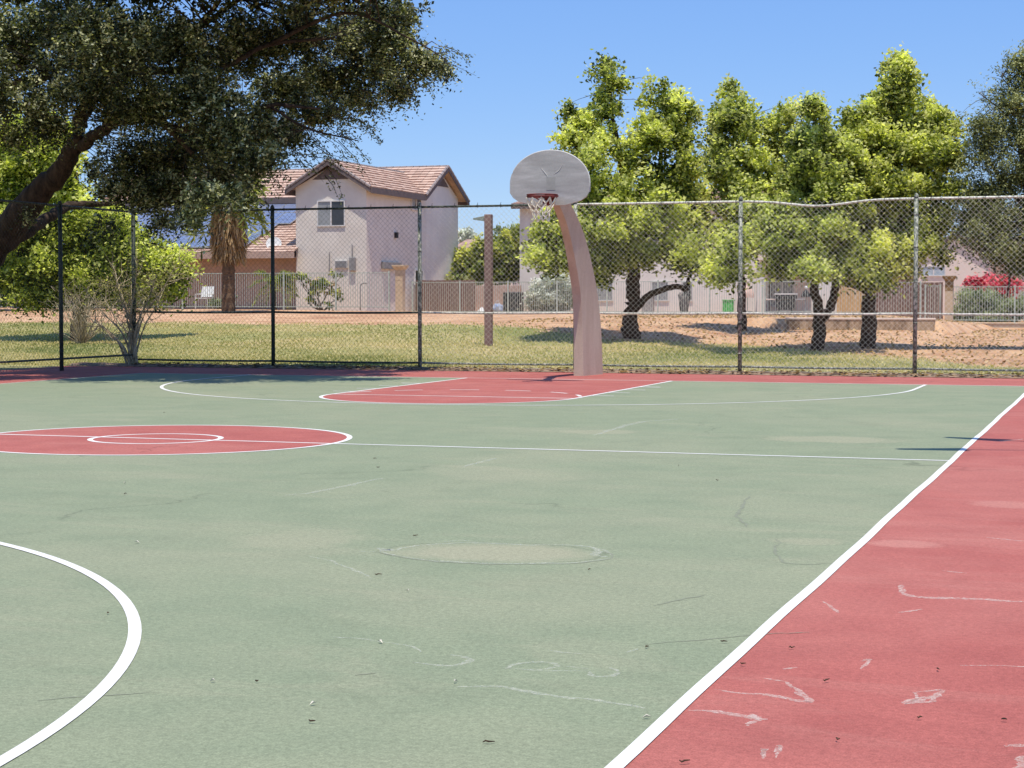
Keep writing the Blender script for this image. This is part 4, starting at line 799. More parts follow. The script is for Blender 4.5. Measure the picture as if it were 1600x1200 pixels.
def simple_house(label, x0, x1, y0, y1, zg, ze, zr, wall, ridge='x', oh=.5, wins=(), rakes=True, roofmat=None, oh2=None, name='house'):
    h = empty(name, label, 'house'); mb = MB(); oh2 = oh if oh2 is None else oh2
    if ridge == 'x':
        ym = (y0+y1)/2; prism_wall(mb, [(y0, zg), (y1, zg), (y1, ze), (ym, zr-.12), (y0, ze)], 'x', x0, x1); s = (zr-ze)/(ym-y0); mb.build('wall', wall, h)
        for ye, sg in ((y0, -1), (y1, 1)): roof_slope((x0-oh2, ye+sg*oh, ze-s*oh+.1), (x1+oh2, ye+sg*oh, ze-s*oh+.1), (x1+oh2, ym, zr+.1), (x0-oh2, ym, zr+.1), h, 'roof', 14)
        mb = MB()
        for ye, sg in ((y0, -1), (y1, 1)): beam(mb, (x0-oh2, ye+sg*(oh+.03), ze-s*oh+.1), (x1+oh2, ye+sg*(oh+.03), ze-s*oh+.1), .05, .22)
        mb.build('fascia', M['fascia'], h)
    else:
        xm = (x0+x1)/2; prism_wall(mb, [(x0, zg), (x1, zg), (x1, ze), (xm, zr-.12), (x0, ze)], 'y', y0, y1); s = (zr-ze)/(xm-x0); mb.build('wall', wall, h)
        for xe, sg in ((x0, -1), (x1, 1)): roof_slope((xe+sg*oh, y0-oh2, ze-s*oh+.1), (xe+sg*oh, y1+oh2, ze-s*oh+.1), (xm, y1+oh2, zr+.1), (xm, y0-oh2, zr+.1), h, 'roof', 14)
        mb = MB()
        for xe, sg in ((x0, -1), (x1, 1)): beam(mb, (xe+sg*(oh+.03), y0-oh2, ze-s*oh+.1), (xe+sg*(oh+.03), y1, ze-s*oh+.1), .05, .22); beam(mb, (xe+sg*oh, y0-oh2-.03, ze-s*oh+.08), (xm, y0-oh2-.03, zr+.08), .05, .18)
        mb.build('fascia', M['fascia'], h)
    for w in wins: window(h, *w)
    place(h, ((x0+x1)/2, y0, zg+.2)); return h
Y2 = 67
a = lambda x, y=450, Y=Y2: onY(x, y, Y)[0]
simple_house('long pale stucco house behind the yellow green trees', a(812), a(1182), Y2, Y2+9, .3, 5.75, 6.5, M['stucco2'], 'x', .5,
    [(a(928), a(957), zat(469, 940, Y2), zat(441, 940, Y2), Y2, False, 'y', ('paleglass',)), (a(1019), a(1044), zat(469, 1030, Y2), zat(441, 1030, Y2), Y2, False, 'y', ('paleglass',)), (a(1067), a(1081), zat(469, 1074, Y2), zat(441, 1074, Y2), Y2, False, 'y', ('darkglass',)),
     (a(1000), a(1030), 4.0, 5.0, Y2, True, 'y')], oh2=.25)
simple_house('low tan house with a covered patio and grill behind the metal fence', a(1182)+.05, a(1292, 450, 70), 70, 79, .3, 3.5, 4.6, M['stuccopink'], 'x', .6, [(a(1205, 450, 70), a(1240, 450, 70), 1.0, 2.9, 70, True, 'y', ('paleglass', 'paleglass'))], name='patio_house')
# porch roof columns
P0 = empty('patio_cover', 'tan patio cover on square columns over the grill', 'patio cover')
xa, xb = a(1190, 450, 66), a(1275, 450, 66)
mb = MB(); mb.box((xa-.2, 65.6, 3.05), (xb+.2, 69.9, 3.3)); mb.build('cover_roof', M['stuccopink'], P0)
for x in (xa, xb): mb = MB(); mb.box((x-.17, 65.8, .3), (x+.17, 66.14, 3.05)); mb.build('column', M['stucco2'], P0)
place(P0, ((xa+xb)/2, 66, .6))
Y3 = 72
simple_house('pink gabled house behind the brown board fence on the right', a(1432, 450, Y3), a(1547, 450, Y3), Y3, Y3+10, .1, zat(402, 1440, Y3), zat(368, 1500, Y3), M['stuccopink'], 'y', .25,
    [(a(1442, 420, Y3), a(1476, 420, Y3), zat(430, 1460, Y3), zat(417, 1460, Y3), Y3, True, 'y', ('blueglass', 'blueglass'))], oh2=.1)
simple_house('wing of the right hand house, its shade coloured into brown stucco', a(1372, 450, 73.5), a(1430, 450, 73.5), 73.5, 82, .1, zat(385, 1400, 73.5), zat(360, 1400, 73.5), M['stuccobrownshade'], 'x', .6, name='house_wing')
simple_house('pale house beyond the pink one, mostly behind the feathery tree', a(1549, 450, 74)+.2, a(1680, 450, 74), 74, 84, .1, zat(400, 1600, 74), zat(372, 1600, 74), M['stuccopink'], 'x', .5)
simple_house('small distant house with a red tile roof seen between the two big houses', onY(703, 400, 118)[0], onY(800, 400, 118)[0], 118, 128, .5, zat(395, 750, 118), zat(376, 750, 123), M['stuccopink'], 'x', .4)
ds_ = empty('satellite_dish', 'white satellite dish beside the black trunk of the biggest tree', 'satellite dish'); c = onY(1379, 430, 70.5); dish(ds_, c, .30, .5, 'reflector')
mb = MB(); mb.tube([(c[0], c[1]+.05, .3), (c[0], c[1]+.05, c[2])], .03, 8); mb.build('pole', M['grey'], ds_); place(ds_, (c[0], c[1], .35))

# ------------------------------------------------------------------ yard fences, walls, pillars
def picket(label, x0, x1, y, h, zf, bay=2.4, gap=.105, name='metal_yard_fence'):
    r = empty(name, label, 'fence', 'metal picket fences around the yards'); n = max(1, round((x1-x0)/bay)); w = (x1-x0)/n
    for i in range(n):
        a0 = x0+i*w; mb = MB(); z0 = zf(a0+w/2)
        for zz in (.08, h-.02): mb.box((a0+.03, y-.015, z0+zz), (a0+w-.03, y+.015, z0+zz+.03))
        k = int((w-.06)/gap)
        for j in range(1, k+1): xx = a0+.03+j*(w-.06)/(k+1); mb.box((xx-.008, y-.008, z0+.05), (xx+.008, y+.008, z0+h+.0))
        mb.build('picket_panel', M['yardfence'], r)
    for i in range(n+1): xx = x0+i*w; mb = MB(); z0 = zf(xx); mb.box((xx-.03, y-.03, z0-.1), (xx+.03, y+.03, z0+h+.06)); mb.build('post', M['yardfence'], r)
    place(r, ((x0+x1)/2, y, zf((x0+x1)/2)))
YF1, YF2 = 52.0, 61.0
picket('long metal picket fence before the two storey house, left of the cream pillar', -44.6, -19.2, YF1, 1.46, lambda x: .90)
picket('grey metal picket fence between the cream pillar and the big retaining wall', -21.9, -6.0, YF2+.25, 1.40, lambda x: .66)
picket('grey metal picket fence on top of the stained retaining wall', -5.9, .55, YF2+.28, 1.36, lambda x: .70+(x+5.9)*-.01)
picket('short grey metal gate fence panel beside the right hand block pillar', .75, 1.35, YF2+.25, 1.5, lambda x: .35, bay=.6)
picket('metal picket fence right of the brown capped pillar', 1.85, 9.2, YF2+.25, 1.45, lambda x: .36)
def wall_thing(name, label, boxes, mat, cat='wall', extra=None):
    r = empty(name, label, cat)
    for nm, a_, b_, m_ in boxes: mb = MB(); mb.box(a_, b_); mb.build(nm, m_, r, bevel=.012)
    lo = boxes[0]; place(r, ((lo[1][0]+lo[2][0])/2, lo[1][1], lo[1][2]+.15)); return r
wall_thing('retaining_wall', 'low stained tan retaining wall behind the forked tree', [('blocks', (-1.7, 42.92, 0), (2.95, 43.12, .66), M['retain']), ('cap', (-1.72, 42.9, .66), (2.97, 43.16, .72), M['stuccopink'])], M['retain'])
wall_thing('retaining_wall', 'low cream block wall at the foot of the olive hedge', [('blocks', (1.9, YF2, -.15), (9.5, YF2+.2, .30), M['block']), ('cap', (1.9, YF2-.03, .30), (9.5, YF2+.22, .35), M['block'])], M['block'])
def pillar(x, y, zb, zt, label, neck, r=.155):
    p = empty('block_pillar', label, 'pillar', 'block pillars at the ends of the metal fences'); mb = MB(); zn = zt-.62
    mb.box((x-r, y-r, zb-.2), (x+r, y+r, zn)); mb.build('shaft', M['block'], p, bevel=.01)
    mb = MB(); mb.box((x-r-.004, y-r-.004, zn), (x+r+.004, y+r+.004, zt-.2)); mb.build('neck', neck, p, bevel=.01)
    mb = MB(); w0, w1 = r+.01, r+.105; mb.hexa([(x-w0, y-w0, zt-.2), (x+w0, y-w0, zt-.2), (x+w0, y+w0, zt-.2), (x-w0, y+w0, zt-.2), (x-w1, y-w1, zt-.06), (x+w1, y-w1, zt-.06), (x+w1, y+w1, zt-.06), (x-w1, y+w1, zt-.06)])
    mb.box((x-w1, y-w1, zt-.058), (x+w1, y+w1, zt)); mb.build('cap', neck if neck is M['blockbrown'] else M['block'], p); place(p, (x, y, zb))
pillar(-18.72, YF1, .88, zat(414, 625, YF1), 'cream block pillar with a flared cap at the end of the left metal fence', M['block'])
pillar(onY(1483, 470, YF2)[0], YF2, .15, zat(431, 1483, YF2), 'block pillar with a dark brown flared cap beside the brown boards', M['blockbrown'])
def boards(label, x0, x1, y, z0, z1, mat, name='board_fence'):
    r = empty(name, label, 'fence'); mb = MB(); k = max(1, int((x1-x0)/.15))
    for i in range(k): a0 = x0+i*(x1-x0)/k; o_ = random.uniform(-.008, .008); mb.box((a0, y+o_, z0), (a0+(x1-x0)/k-.012, y+.022+o_, z1+random.uniform(-.015, .015)))
    mb.build('boards', mat, r); mb = MB()
    for z in (z0+.2, z1-.2): mb.box((x0, y+.035, z), (x1, y+.075, z+.09))
    mb.build('back_rails', mat, r); place(r, ((x0+x1)/2, y, z0))
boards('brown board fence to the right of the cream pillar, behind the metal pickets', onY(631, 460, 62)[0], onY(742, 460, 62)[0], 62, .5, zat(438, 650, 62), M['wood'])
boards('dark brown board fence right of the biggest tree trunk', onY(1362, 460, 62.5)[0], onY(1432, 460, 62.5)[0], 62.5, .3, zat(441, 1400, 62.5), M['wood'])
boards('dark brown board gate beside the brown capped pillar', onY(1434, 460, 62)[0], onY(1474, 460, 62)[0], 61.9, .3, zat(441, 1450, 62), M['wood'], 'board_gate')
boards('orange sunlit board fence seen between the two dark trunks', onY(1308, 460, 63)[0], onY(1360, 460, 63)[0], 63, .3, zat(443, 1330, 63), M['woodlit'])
wall_thing('yard_wall', 'pale stucco yard wall between the patio and the orange boards', [('wall_face', (onY(1268, 460, 64)[0], 64, .3), (onY(1308, 460, 64)[0], 64.2, zat(436, 1290, 64)), M['stucco2'])], M['stucco2'])
wall_thing('yard_wall', 'brown garden wall section behind the citrus tree', [('wall_face', (onY(742, 460, 66)[0], 66, .4), (onY(813, 460, 66)[0], 66.2, zat(446, 780, 66)), M['stuccobrownshade'])], M['stuccobrownshade'])

# ------------------------------------------------------------------ small yard objects
def boxthing(name, label, cat, parts):
    r = empty(name, label, cat); lo = None
    for nm, a_, b_, m_, bv in parts:
        mb = MB(); mb.box(np.minimum(a_, b_), np.maximum(a_, b_)); mb.build(nm, m_, r, bevel=bv)
        if lo is None: lo = ((a_[0]+b_[0])/2, (a_[1]+b_[1])/2, min(a_[2], b_[2]))
    place(r, lo); return r
YG = 63.5
x0, x1 = a(1211, 470, YG), a(1242, 470, YG); zt_, zb_ = zat(460, 1226, YG), .72
gr = boxthing('patio_grill', 'black gas grill with a pale lid on the patio', 'grill', [('cabinet', (x0+.05, YG, zb_+.12), (x1-.05, YG+.6, zt_-.28), M['dark'], .02), ('lid', (x0, YG-.02, zt_-.27), (x1, YG+.62, zt_-.02), M['dark'], .05),
    ('lid_rim', (x0-.03, YG-.04, zt_-.015), (x1+.03, YG+.64, zt_+.04), M['whiteframe'], .01), ('side_shelf', (x0-.4, YG+.05, zt_-.24), (x0-.01, YG+.5, zt_-.19), M['stuccopink'], .008), ('side_shelf', (x1+.01, YG+.05, zt_-.24), (x1+.4, YG+.5, zt_-.19), M['alu'], .008)])
for x in (x0+.15, x1-.15): mb = MB(); mb.tube([(x-.03, YG+.1, zb_+.05), (x+.03, YG+.1, zb_+.05)], .06, 12); w_ = mb.build('wheel', M['dark'], gr); w_.matrix_parent_inverse = Matrix.Translation(-gr.location)
def umbrella(label, x, y, zb, zt, r, mat, tip):
    u = empty('folded_umbrella', label, 'umbrella', 'folded umbrellas in the yards'); mb = MB(); n = 16; lv = 9; vs = []
    for k in range(lv):
        t = k/(lv-1); z = zt-.08-(zt-zb-.75)*t; rr = r*(.22+.78*math.sin(min(1, t*1.15)*1.6))
        for j in range(n): w = 6.2832*j/n; q = rr*(1+.22*math.cos(w*4)); vs.append((x+q*math.cos(w), y+q*math.sin(w), z))
    mb.add(vs, [(k*n+j, k*n+(j+1) % n, (k+1)*n+(j+1) % n, (k+1)*n+j) for k in range(lv-1) for j in range(n)]); mb.build('folded_canopy', mat, u, True)
    mb = MB(); mb.tube([(x, y, zb), (x, y, zt)], .025, 8); mb.build('pole', M['grey'], u)
    mb = MB(); mb.tube([(x, y, zt-.04), (x, y, zt), (x, y, zt+.05), (x, y, zt+.09)], [.03, .07, .07, .02], 10); mb.build('finial', tip, u)
    mb = MB(); mb.tube([(x, y, zb-.02), (x, y, zb+.08)], .25, 16); mb.build('stand', M['grey'], u); place(u, (x, y, zb))
p = onY(1259, 470, 63); umbrella('folded dark umbrella with a white tip right of the grill', p[0], 63, .72, zat(450, 1259, 63), .16, M['dark'], M['white'])
p = onY(1168, 470, 64); umbrella('folded peach umbrella left of the patio, beside the chain link post', p[0], 64, .7, zat(441, 1168, 64), .24, M['peach'], M['peach'])
p0, p1 = onY(786, 470, 64), onY(811, 470, 64)
ac = boxthing('air_conditioner', 'black air conditioner unit below the citrus tree', 'air conditioner', [('casing', (p0[0], 64, .6), (p1[0], 64.75, zat(457, 800, 64)), M['dark'], .02), ('top_grille', (p0[0]+.06, 64.06, zat(457, 800, 64)+.003), (p1[0]-.06, 64.69, zat(457, 800, 64)+.03), M['grey'], .005)])
p0, p1 = onY(1003, 470, 65.5), onY(1019, 470, 65.5)
boxthing('utility_box', 'small brown grey utility box beside the arching branch tree', 'utility box', [('box_body', (p0[0], 65.5, .6), (p1[0], 65.9, zat(463, 1010, 65.5)), M['grey'], .015), ('box_lid', (p0[0]-.03, 65.47, zat(463, 1010, 65.5)+.002), (p1[0]+.03, 65.93, zat(463, 1010, 65.5)+.04), M['grey'], .01)])
p0, p1 = onY(1128, 470, 64.5), onY(1146, 470, 64.5)
boxthing('storage_tub', 'small bright green plastic tub in the yard', 'tub', [('tub_body', (p0[0]+.03, 64.5, .66), (p1[0]-.03, 64.85, zat(470, 1137, 64.5)), M['greenplastic'], .02), ('tub_rim', (p0[0], 64.47, zat(470, 1137, 64.5)+.002), (p1[0], 64.88, zat(470, 1137, 64.5)+.05), M['greenplastic'], .01)])
r = empty('garden_planter', 'black round wire planter below the small dark window', 'planter'); c = onY(1069, 465, 65); mb = MB()
for k in range(14): w = 6.2832*k/14; mb.tube([(c[0]+.16*math.cos(w), 65+.16*math.sin(w), .68), (c[0]+.27*math.cos(w), 65+.27*math.sin(w), c[2]+.12), (c[0]+.2*math.cos(w), 65+.2*math.sin(w), c[2]+.22)], .018, 5)
for rr, z in ((.16, .7), (.27, c[2]+.12)): mb.tube([(c[0]+rr*math.cos(6.2832*j/20), 65+rr*math.sin(6.2832*j/20), z) for j in range(20)], .02, 5, closed=True)
mb.build('wire_basket', M['dark'], r); mb = MB(); mb.tube([(c[0], 65, .7), (c[0], 65, c[2]), (c[0], 65, c[2]+.1)], [.13, .2, .17], 14); mb.build('liner', M['grey'], r); place(r, (c[0], 65, .66))
r = empty('storage_bag', 'crumpled blue and white bag in front of the black air conditioner', 'bag'); c = onY(777, 474, 62.5)
bm = bmesh.new(); bmesh.ops.create_icosphere(bm, subdivisions=3, radius=.27)
for v in bm.verts: v.co *= 1+.18*math.sin(v.co.x*23)*math.cos(v.co.z*19+v.co.y*11); v.co.z *= .9
me = bpy.data.meshes.new('bag'); bm.to_mesh(me); bm.free(); o = link('bag_body', me, M['blue'], r, True); o.location = (c[0], 62.5, .86)
mb = MB(); mb.tube([(c[0]-.1, 62.5, 1.08), (c[0]-.05, 62.5, 1.22), (c[0]+.06, 62.5, 1.22), (c[0]+.1, 62.5, 1.08)], .018, 6); mb.build('handle', M['white'], r)
place(r, (c[0], 62.5, .62)); o.matrix_parent_inverse = Matrix.Translation(-r.location)
c = onY(563, 470, 53.4); mb = MB(); z0 = .85
P, rr = smoothpath([((c[0], 53.4, z0), .03), ((c[0], 53.4, z0+.9), .03), ((c[0]+.03, 53.4, z0+1.04), .03), ((c[0]+.14, 53.4, z0+1.1), .03), ((c[0]+.3, 53.4, z0+1.1), .03)], 5); mb.tube(P, rr, 8)
T(mb.build('pipe_rail', M['grey'], None, True), 'grey cane shaped pipe rail behind the left metal fence', 'rail')
c = onY(752, 478, 62.6); mb = MB(); mb.tube([(c[0], 62.6, .6), (c[0], 62.6, .72), (c[0]+.02, 62.6, .85), (c[0]+.03, 62.6, .95)], [.24, .22, .1, .02], 14)
T(mb.build('white_garden_cone', M['white'], None, True), 'small white cone shaped ornament beside the foot of the brown pole', 'ornament')
# bicycle-like glint and chair under the wing: patio chair
r = empty('patio_chair', 'white framed patio chair under the low wing of the two storey house', 'chair'); c = onY(318, 465, 55); mb = MB(); X = c[0]; Z = .9
for dx in (-.28, .28):
    mb.tube([(X+dx, 55.3, Z), (X+dx, 55.3, Z+.45), (X+dx, 55.45, Z+.95)], .02, 6); mb.tube([(X+dx, 54.8, Z), (X+dx, 54.8, Z+.62), (X+dx, 55.33, Z+.62)], .02, 6)
mb.build('frame', M['white'], r); mb = MB(); mb.box((X-.27, 54.8, Z+.42), (X+.27, 55.3, Z+.46)); mb.build('seat', M['white'], r); mb = MB(); mb.hexa([(X-.27, 55.3, Z+.5), (X+.27, 55.3, Z+.5), (X+.27, 55.33, Z+.5), (X-.27, 55.33, Z+.5), (X-.27, 55.43, Z+.95), (X+.27, 55.43, Z+.95), (X+.27, 55.46, Z+.95), (X-.27, 55.46, Z+.95)]); mb.build('backrest', M['white'], r); place(r, (X, 55, Z))

# brown lamp pole behind the fence
r = empty('lamp_pole', 'square rusty brown lamp pole with a short grey lamp arm, standing in the grass', 'lamp pole'); b = hit(763.5, 540)[0]; zt_ = onY(763, 335, b[1])[2]; s = .088
mb = MB(); mb.box((b[0]-s, b[1]-s, b[2]-.2), (b[0]+s, b[1]+s, zt_)); mb.build('pole', M['pole'], r, bevel=.012)
q = onY(741, 338, b[1]); mb = MB(); mb.hexa([(q[0], b[1]-.09, zt_-.13), (b[0]-s, b[1]-.09, zt_-.17), (b[0]-s, b[1]+.09, zt_-.17), (q[0], b[1]+.09, zt_-.13), (q[0], b[1]-.09, zt_-.09), (b[0]-s, b[1]-.09, zt_-.04), (b[0]-s, b[1]+.09, zt_-.04), (q[0], b[1]+.09, zt_-.09)])
mb.build('lamp_head', M['lampgrey'], r, bevel=.006); place(r, b)
# court light pole outside the right edge; its two heads throw the dark shadows across the sideline
r = empty('court_light_pole', 'tall steel court light pole with two box shaped lamp heads beside the right sideline', 'light pole')
mb = MB(); mb.tube([(10.2, .15, 0), (10.2, .15, 3), (10.2, .15, 6.15)], [.11, .095, .075], 12); mb.build('pole', M['lampgrey'], r, True)
mb = MB(); mb.tube([(10.2, .15, 0), (10.2, .15, .04)], .22, 12); mb.build('base_plate', M['lampgrey'], r)
for (hx, hy) in ((7.78, -.42), (8.05, .92)):
    d = np.array([hx-10.2, hy-.15, 0]); d /= np.linalg.norm(d); mb = MB(); mb.tube([(10.2, .15, 6.0), (hx-d[0]*.2, hy-d[1]*.2, 6.02)], .02, 8); ar = mb.build('arm', M['lampgrey'], r)
    s_ = np.array([-d[1], d[0], 0])*.14; c = np.array([hx, hy, 5.95]); u = d*.27; z = np.array([0, 0, .13]); mb = MB(); mb.hexa([c-u-s_, c+u*1.25-s_*.35, c+u*1.25+s_*.35, c-u+s_, c-u-s_+z, c+u*1.25-s_*.35+z, c+u*1.25+s_*.35+z, c-u+s_+z]); mb.build('lamp_head', M['dark'], ar)
place(r, (10.2, .15, 0))
for ch in r.children: ch.matrix_parent_inverse = Matrix.Translation(-r.location)

# ------------------------------------------------------------------ chain-link fence
fen = empty('chain_link_fence', 'tall weathered green chain link fence around the end of the court', 'fence')
FY, CX = 16.5, -9.9; bays = [CX+3.03*i for i in range(8)]; HT = 3.05
def vpost(x, y, r, mat, h=HT):
    mb = MB(); mb.tube([(x, y, -.05), (x, y, h)], r, 12); mb.tube([(x, y, h), (x, y, h+.02), (x, y, h+.06), (x, y, h+.075)], [r*1.12, r*1.12, r*.7, r*.15], 12)
    for z in (.35, .9, 1.6, 2.2, 2.75): mb.tube([(x, y, z), (x, y, z+.02)], r*1.1, 12)
    o = mb.build('post', mat, fen, True); return o
for i, x in enumerate(bays):
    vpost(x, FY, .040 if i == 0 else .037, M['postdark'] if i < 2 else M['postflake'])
sideY = [13.9, 11.3, 8.7, 6.1, 3.5]
for y in sideY: vpost(CX, y, .038, M['postdark'])
def rail(name, p, q, r, mat, sag=0, n=14, dent=None):
    P = []
    for i in range(n+1):
        t = i/n; v = np.array(p)+(np.array(q)-np.array(p))*t; v[2] -= sag*4*t*(1-t)
        if dent: v[2] -= dent[1]*math.exp(-((t-dent[0])/.22)**2)
        P.append(v)
    mb = MB(); mb.tube(P, r, 10); mb.build(name, mat, fen, True)
for i in range(len(bays)-1):
    a0, b0 = bays[i], bays[i+1]; lt = i >= 3  # left bays get the shade-coloured rails, right bays the sunlit-coloured ones
    rail('top_rail', (a0, FY-.0, HT-.02), (b0, FY, HT-.02), .021, M['rail'] if lt else M['railshaded'], .0, dent=(.45, .10) if i == 4 else None)
    rail('middle_rail', (a0, FY+.01, 1.07), (b0, FY+.01, 1.07), .021, M['rail'] if i >= 2 else M['railshaded'], .012)
    rail('bottom_rail', (a0, FY+.01, .13), (b0, FY+.01, .13), .02, M['railshaded'] if i < 2 else M['postflake'], .01)
ys_ = [FY]+sideY
for i in range(len(ys_)-1):
    rail('top_rail', (CX, ys_[i], HT-.02), (CX, ys_[i+1], HT-.02), .021, M['railshaded']); rail('bottom_rail', (CX, ys_[i], .22), (CX, ys_[i+1], .22), .02, M['railshaded'])
def meshpanel(p, q, h0, h1, mat, pitch=.096, wr=.0018):
    p, q = np.array(p, float), np.array(q, float); L = np.linalg.norm(q-p); u = (q-p)/L; nrm = np.array([-u[1], u[0], 0]); mb = MB(); Hh = h1-h0; rr = random.Random(5)
    k0 = int(Hh/pitch)+1
    for sgn in (1, -1):
        for k in range(-k0, int(L/pitch)+k0+1):
            s0 = k*pitch; segs = []; n = 16; ph = rr.uniform(0, 6)
            for i in range(n+1):
                z = Hh*i/n; s = s0+z if sgn > 0 else s0+Hh-z
                segs.append((s, z))
            pts = [(s, z) for s, z in segs if -.001 <= s <= L+.001]
            full = [(s, z) for s, z in segs]
            # clip ends to the bay
            out = []
            for (s1, z1), (s2, z2) in zip(full[:-1], full[1:]):
                lo, hi = min(s1, s2), max(s1, s2)
                if hi < 0 or lo > L: continue
                def cl(s): 
                    sc_ = min(max(s, 0), L); t = 0 if s2 == s1 else (sc_-s1)/(s2-s1); return (sc_, z1+(z2-z1)*t)
                A, B_ = cl(s1), cl(s2)
                if not out: out.append(A)
                out.append(B_)
            if len(out) < 2: continue
            P = [p+u*(s+.006*math.sin(z*3.1+s*2.3)+.004*math.sin(z*7+ph*.2))+np.array([0, 0, h0+z])+nrm*(sgn*.0015+.014*math.sin(s*2.1+1)*math.sin(z*2.2)-.05*(random.Random(k).random()*.0)) for s, z in out]
            mb.tube(P, wr, 3, False)
    # knuckled selvage along the top and bottom
    mb.tube([p+u*t+np.array([0, 0, h0]) for t in np.linspace(0, L, 20)], wr, 3, False)
    mb.build('mesh_panel', mat, fen)
for i in range(len(bays)-1): meshpanel((bays[i]+.04, FY-.03, 0), (bays[i+1]-.04, FY-.03, 0), .05, HT-.03, M['wireshaded'] if i < 2 else M['wire'])
for i in range(len(ys_)-1): meshpanel((CX+.03, ys_[i]-.04, 0), (CX+.03, ys_[i+1]+.04, 0), .05, HT-.03, M['wireshaded'], wr=.0018)
# tie wires, one set per rail line
mb = MB()
for i in range(len(bays)-1):
    for t in np.arange(.25, 3.0, .45):
        x = bays[i]+t
        if x < bays[i+1]: mb.tube([(x+.027*math.cos(w)*.3, FY+.027*math.cos(w)-.01, HT-.02+.03*math.sin(w)) for w in np.linspace(0, 6.28, 9)[:-1]], .003, 4, closed=True); mb.tube([(x, FY-.02, HT), (x+.01, FY-.02, HT+.045)], .004, 4)
mb.build('tie_wires', M['dark'], fen)
place(fen, (CX, FY, 0))

# ------------------------------------------------------------------ basketball hoop
hp = empty('basketball_hoop', 'basketball hoop with a fan shaped grey backboard on a curved pinkish brown post', 'basketball hoop')
PX = -.235; HF, HB = .088, .205
front = [(14.78, -.02), (14.775, .3), (14.76, .7), (14.73, 1.0), (14.65, 1.4), (14.48, 1.75), (14.24, 2.13), (13.98, 2.46), (13.76, 2.66), (13.50, 2.84), (13.32, 2.93)]
back = [(15.64, -.02), (15.62, .3), (15.58, .7), (15.52, 1.0), (15.36, 1.45), (15.08, 1.88), (14.78, 2.25), (14.40, 2.58), (14.08, 2.78), (13.72, 2.97), (13.40, 3.10)]
def interp(pts, n):
    Pp, _ = smoothpath([((0, y, z), .1) for y, z in pts], n); return Pp
fr_, bk_ = interp(front, 3), interp(back, 3); mb = MB(); vs = []; fs = []
for i, (f_, b_) in enumerate(zip(fr_, bk_)):
    t = i/(len(fr_)-1); k = 1-.36*t
    sec = [(-HF*k, f_), (HF*k, f_), ((HF+(HB-HF)*.5)*k, f_+(b_-f_)*.5), (HB*k, b_-(b_-f_)*.04), (HB*k*.93, b_), (-HB*k*.93, b_), (-HB*k, b_-(b_-f_)*.04), (-(HF+(HB-HF)*.5)*k, f_+(b_-f_)*.5)]
    vs += [(PX+x, p_[1], p_[2]) for x, p_ in sec]
m_ = 8
for i in range(len(fr_)-1): fs += [(i*m_+j, i*m_+(j+1) % m_, (i+1)*m_+(j+1) % m_, (i+1)*m_+j) for j in range(m_)]
fs += [tuple(range(m_))[::-1], tuple((len(fr_)-1)*m_+j for j in range(m_))]
mb.add(vs, fs); po_ = mb.build('post', M['hooppost'], hp, bevel=.006)
BY, BX = 12.16, .07
def bz(y): return onY(860, y, BY)[2]
zt_, zb_ = bz(235), bz(320); zs = bz(286); zl = bz(300)
k = (1.0/ (FPX/ float((np.array([BX, BY, 3.2])-CAM) @ FW)))/.965     # metres per picture pixel at the board
hw = 62.5*k; out = []
for i in range(33): w = math.pi*i/32; out.append((BX+hw*math.cos(w)*(1 if abs(math.cos(w)) > 0 else 1), zs+(zt_-zs)*math.sin(w)))
out += [(BX-hw, zl), (BX-hw+5*k, zl-7*k), (BX-hw+14*k, zl-13*k), (BX-24*k, zb_), (BX+24*k, zb_), (BX+hw-14*k, zl-13*k), (BX+hw-5*k, zl-7*k), (BX+hw, zl)]
mb = MB(); n = len(out); mb.add([(x, BY, z) for x, z in out]+[(x, BY+.03, z) for x, z in out], [tuple(range(n))[::-1], tuple(range(n, 2*n))]+[(i, (i+1) % n, n+(i+1) % n, n+i) for i in range(n)])
M['lip'] = simple('board_edge', (.62, .60, .56), (.5, .48, .45), 9, .6, 30, .05)
bd = mb.build('backboard', M['board'], hp)
mb = MB(); mb.tube([(x, BY+.012, z) for x, z in out], .013, 8, closed=True); mb.build('rolled_edge', M['lip'], bd, True)
ym = BY-.004; mb = MB()
zc_ = bz(297)
mb.box((BX-5*k, ym, zc_), (BX+9*k, BY-.001, bz(277))); mb.build('faded_square', M['boarddark'], bd)
mb = MB()
for (xa_, za_, xb_, zb2) in ((-14*k, bz(262), -3*k, bz(276)), (20*k, bz(258), 7*k, bz(272))):
    P, rr = smoothpath([((BX+xa_, ym+.004, za_), .004), ((BX+(xa_+xb_)/2+1.5*k, ym+.004, (za_+zb2)/2-1*k), .007), ((BX+xb_, ym+.004, zb2), .004)], 5); mb.tube(P, rr, 6)
mb.build('worn_streaks', M['boardpale'], bd)
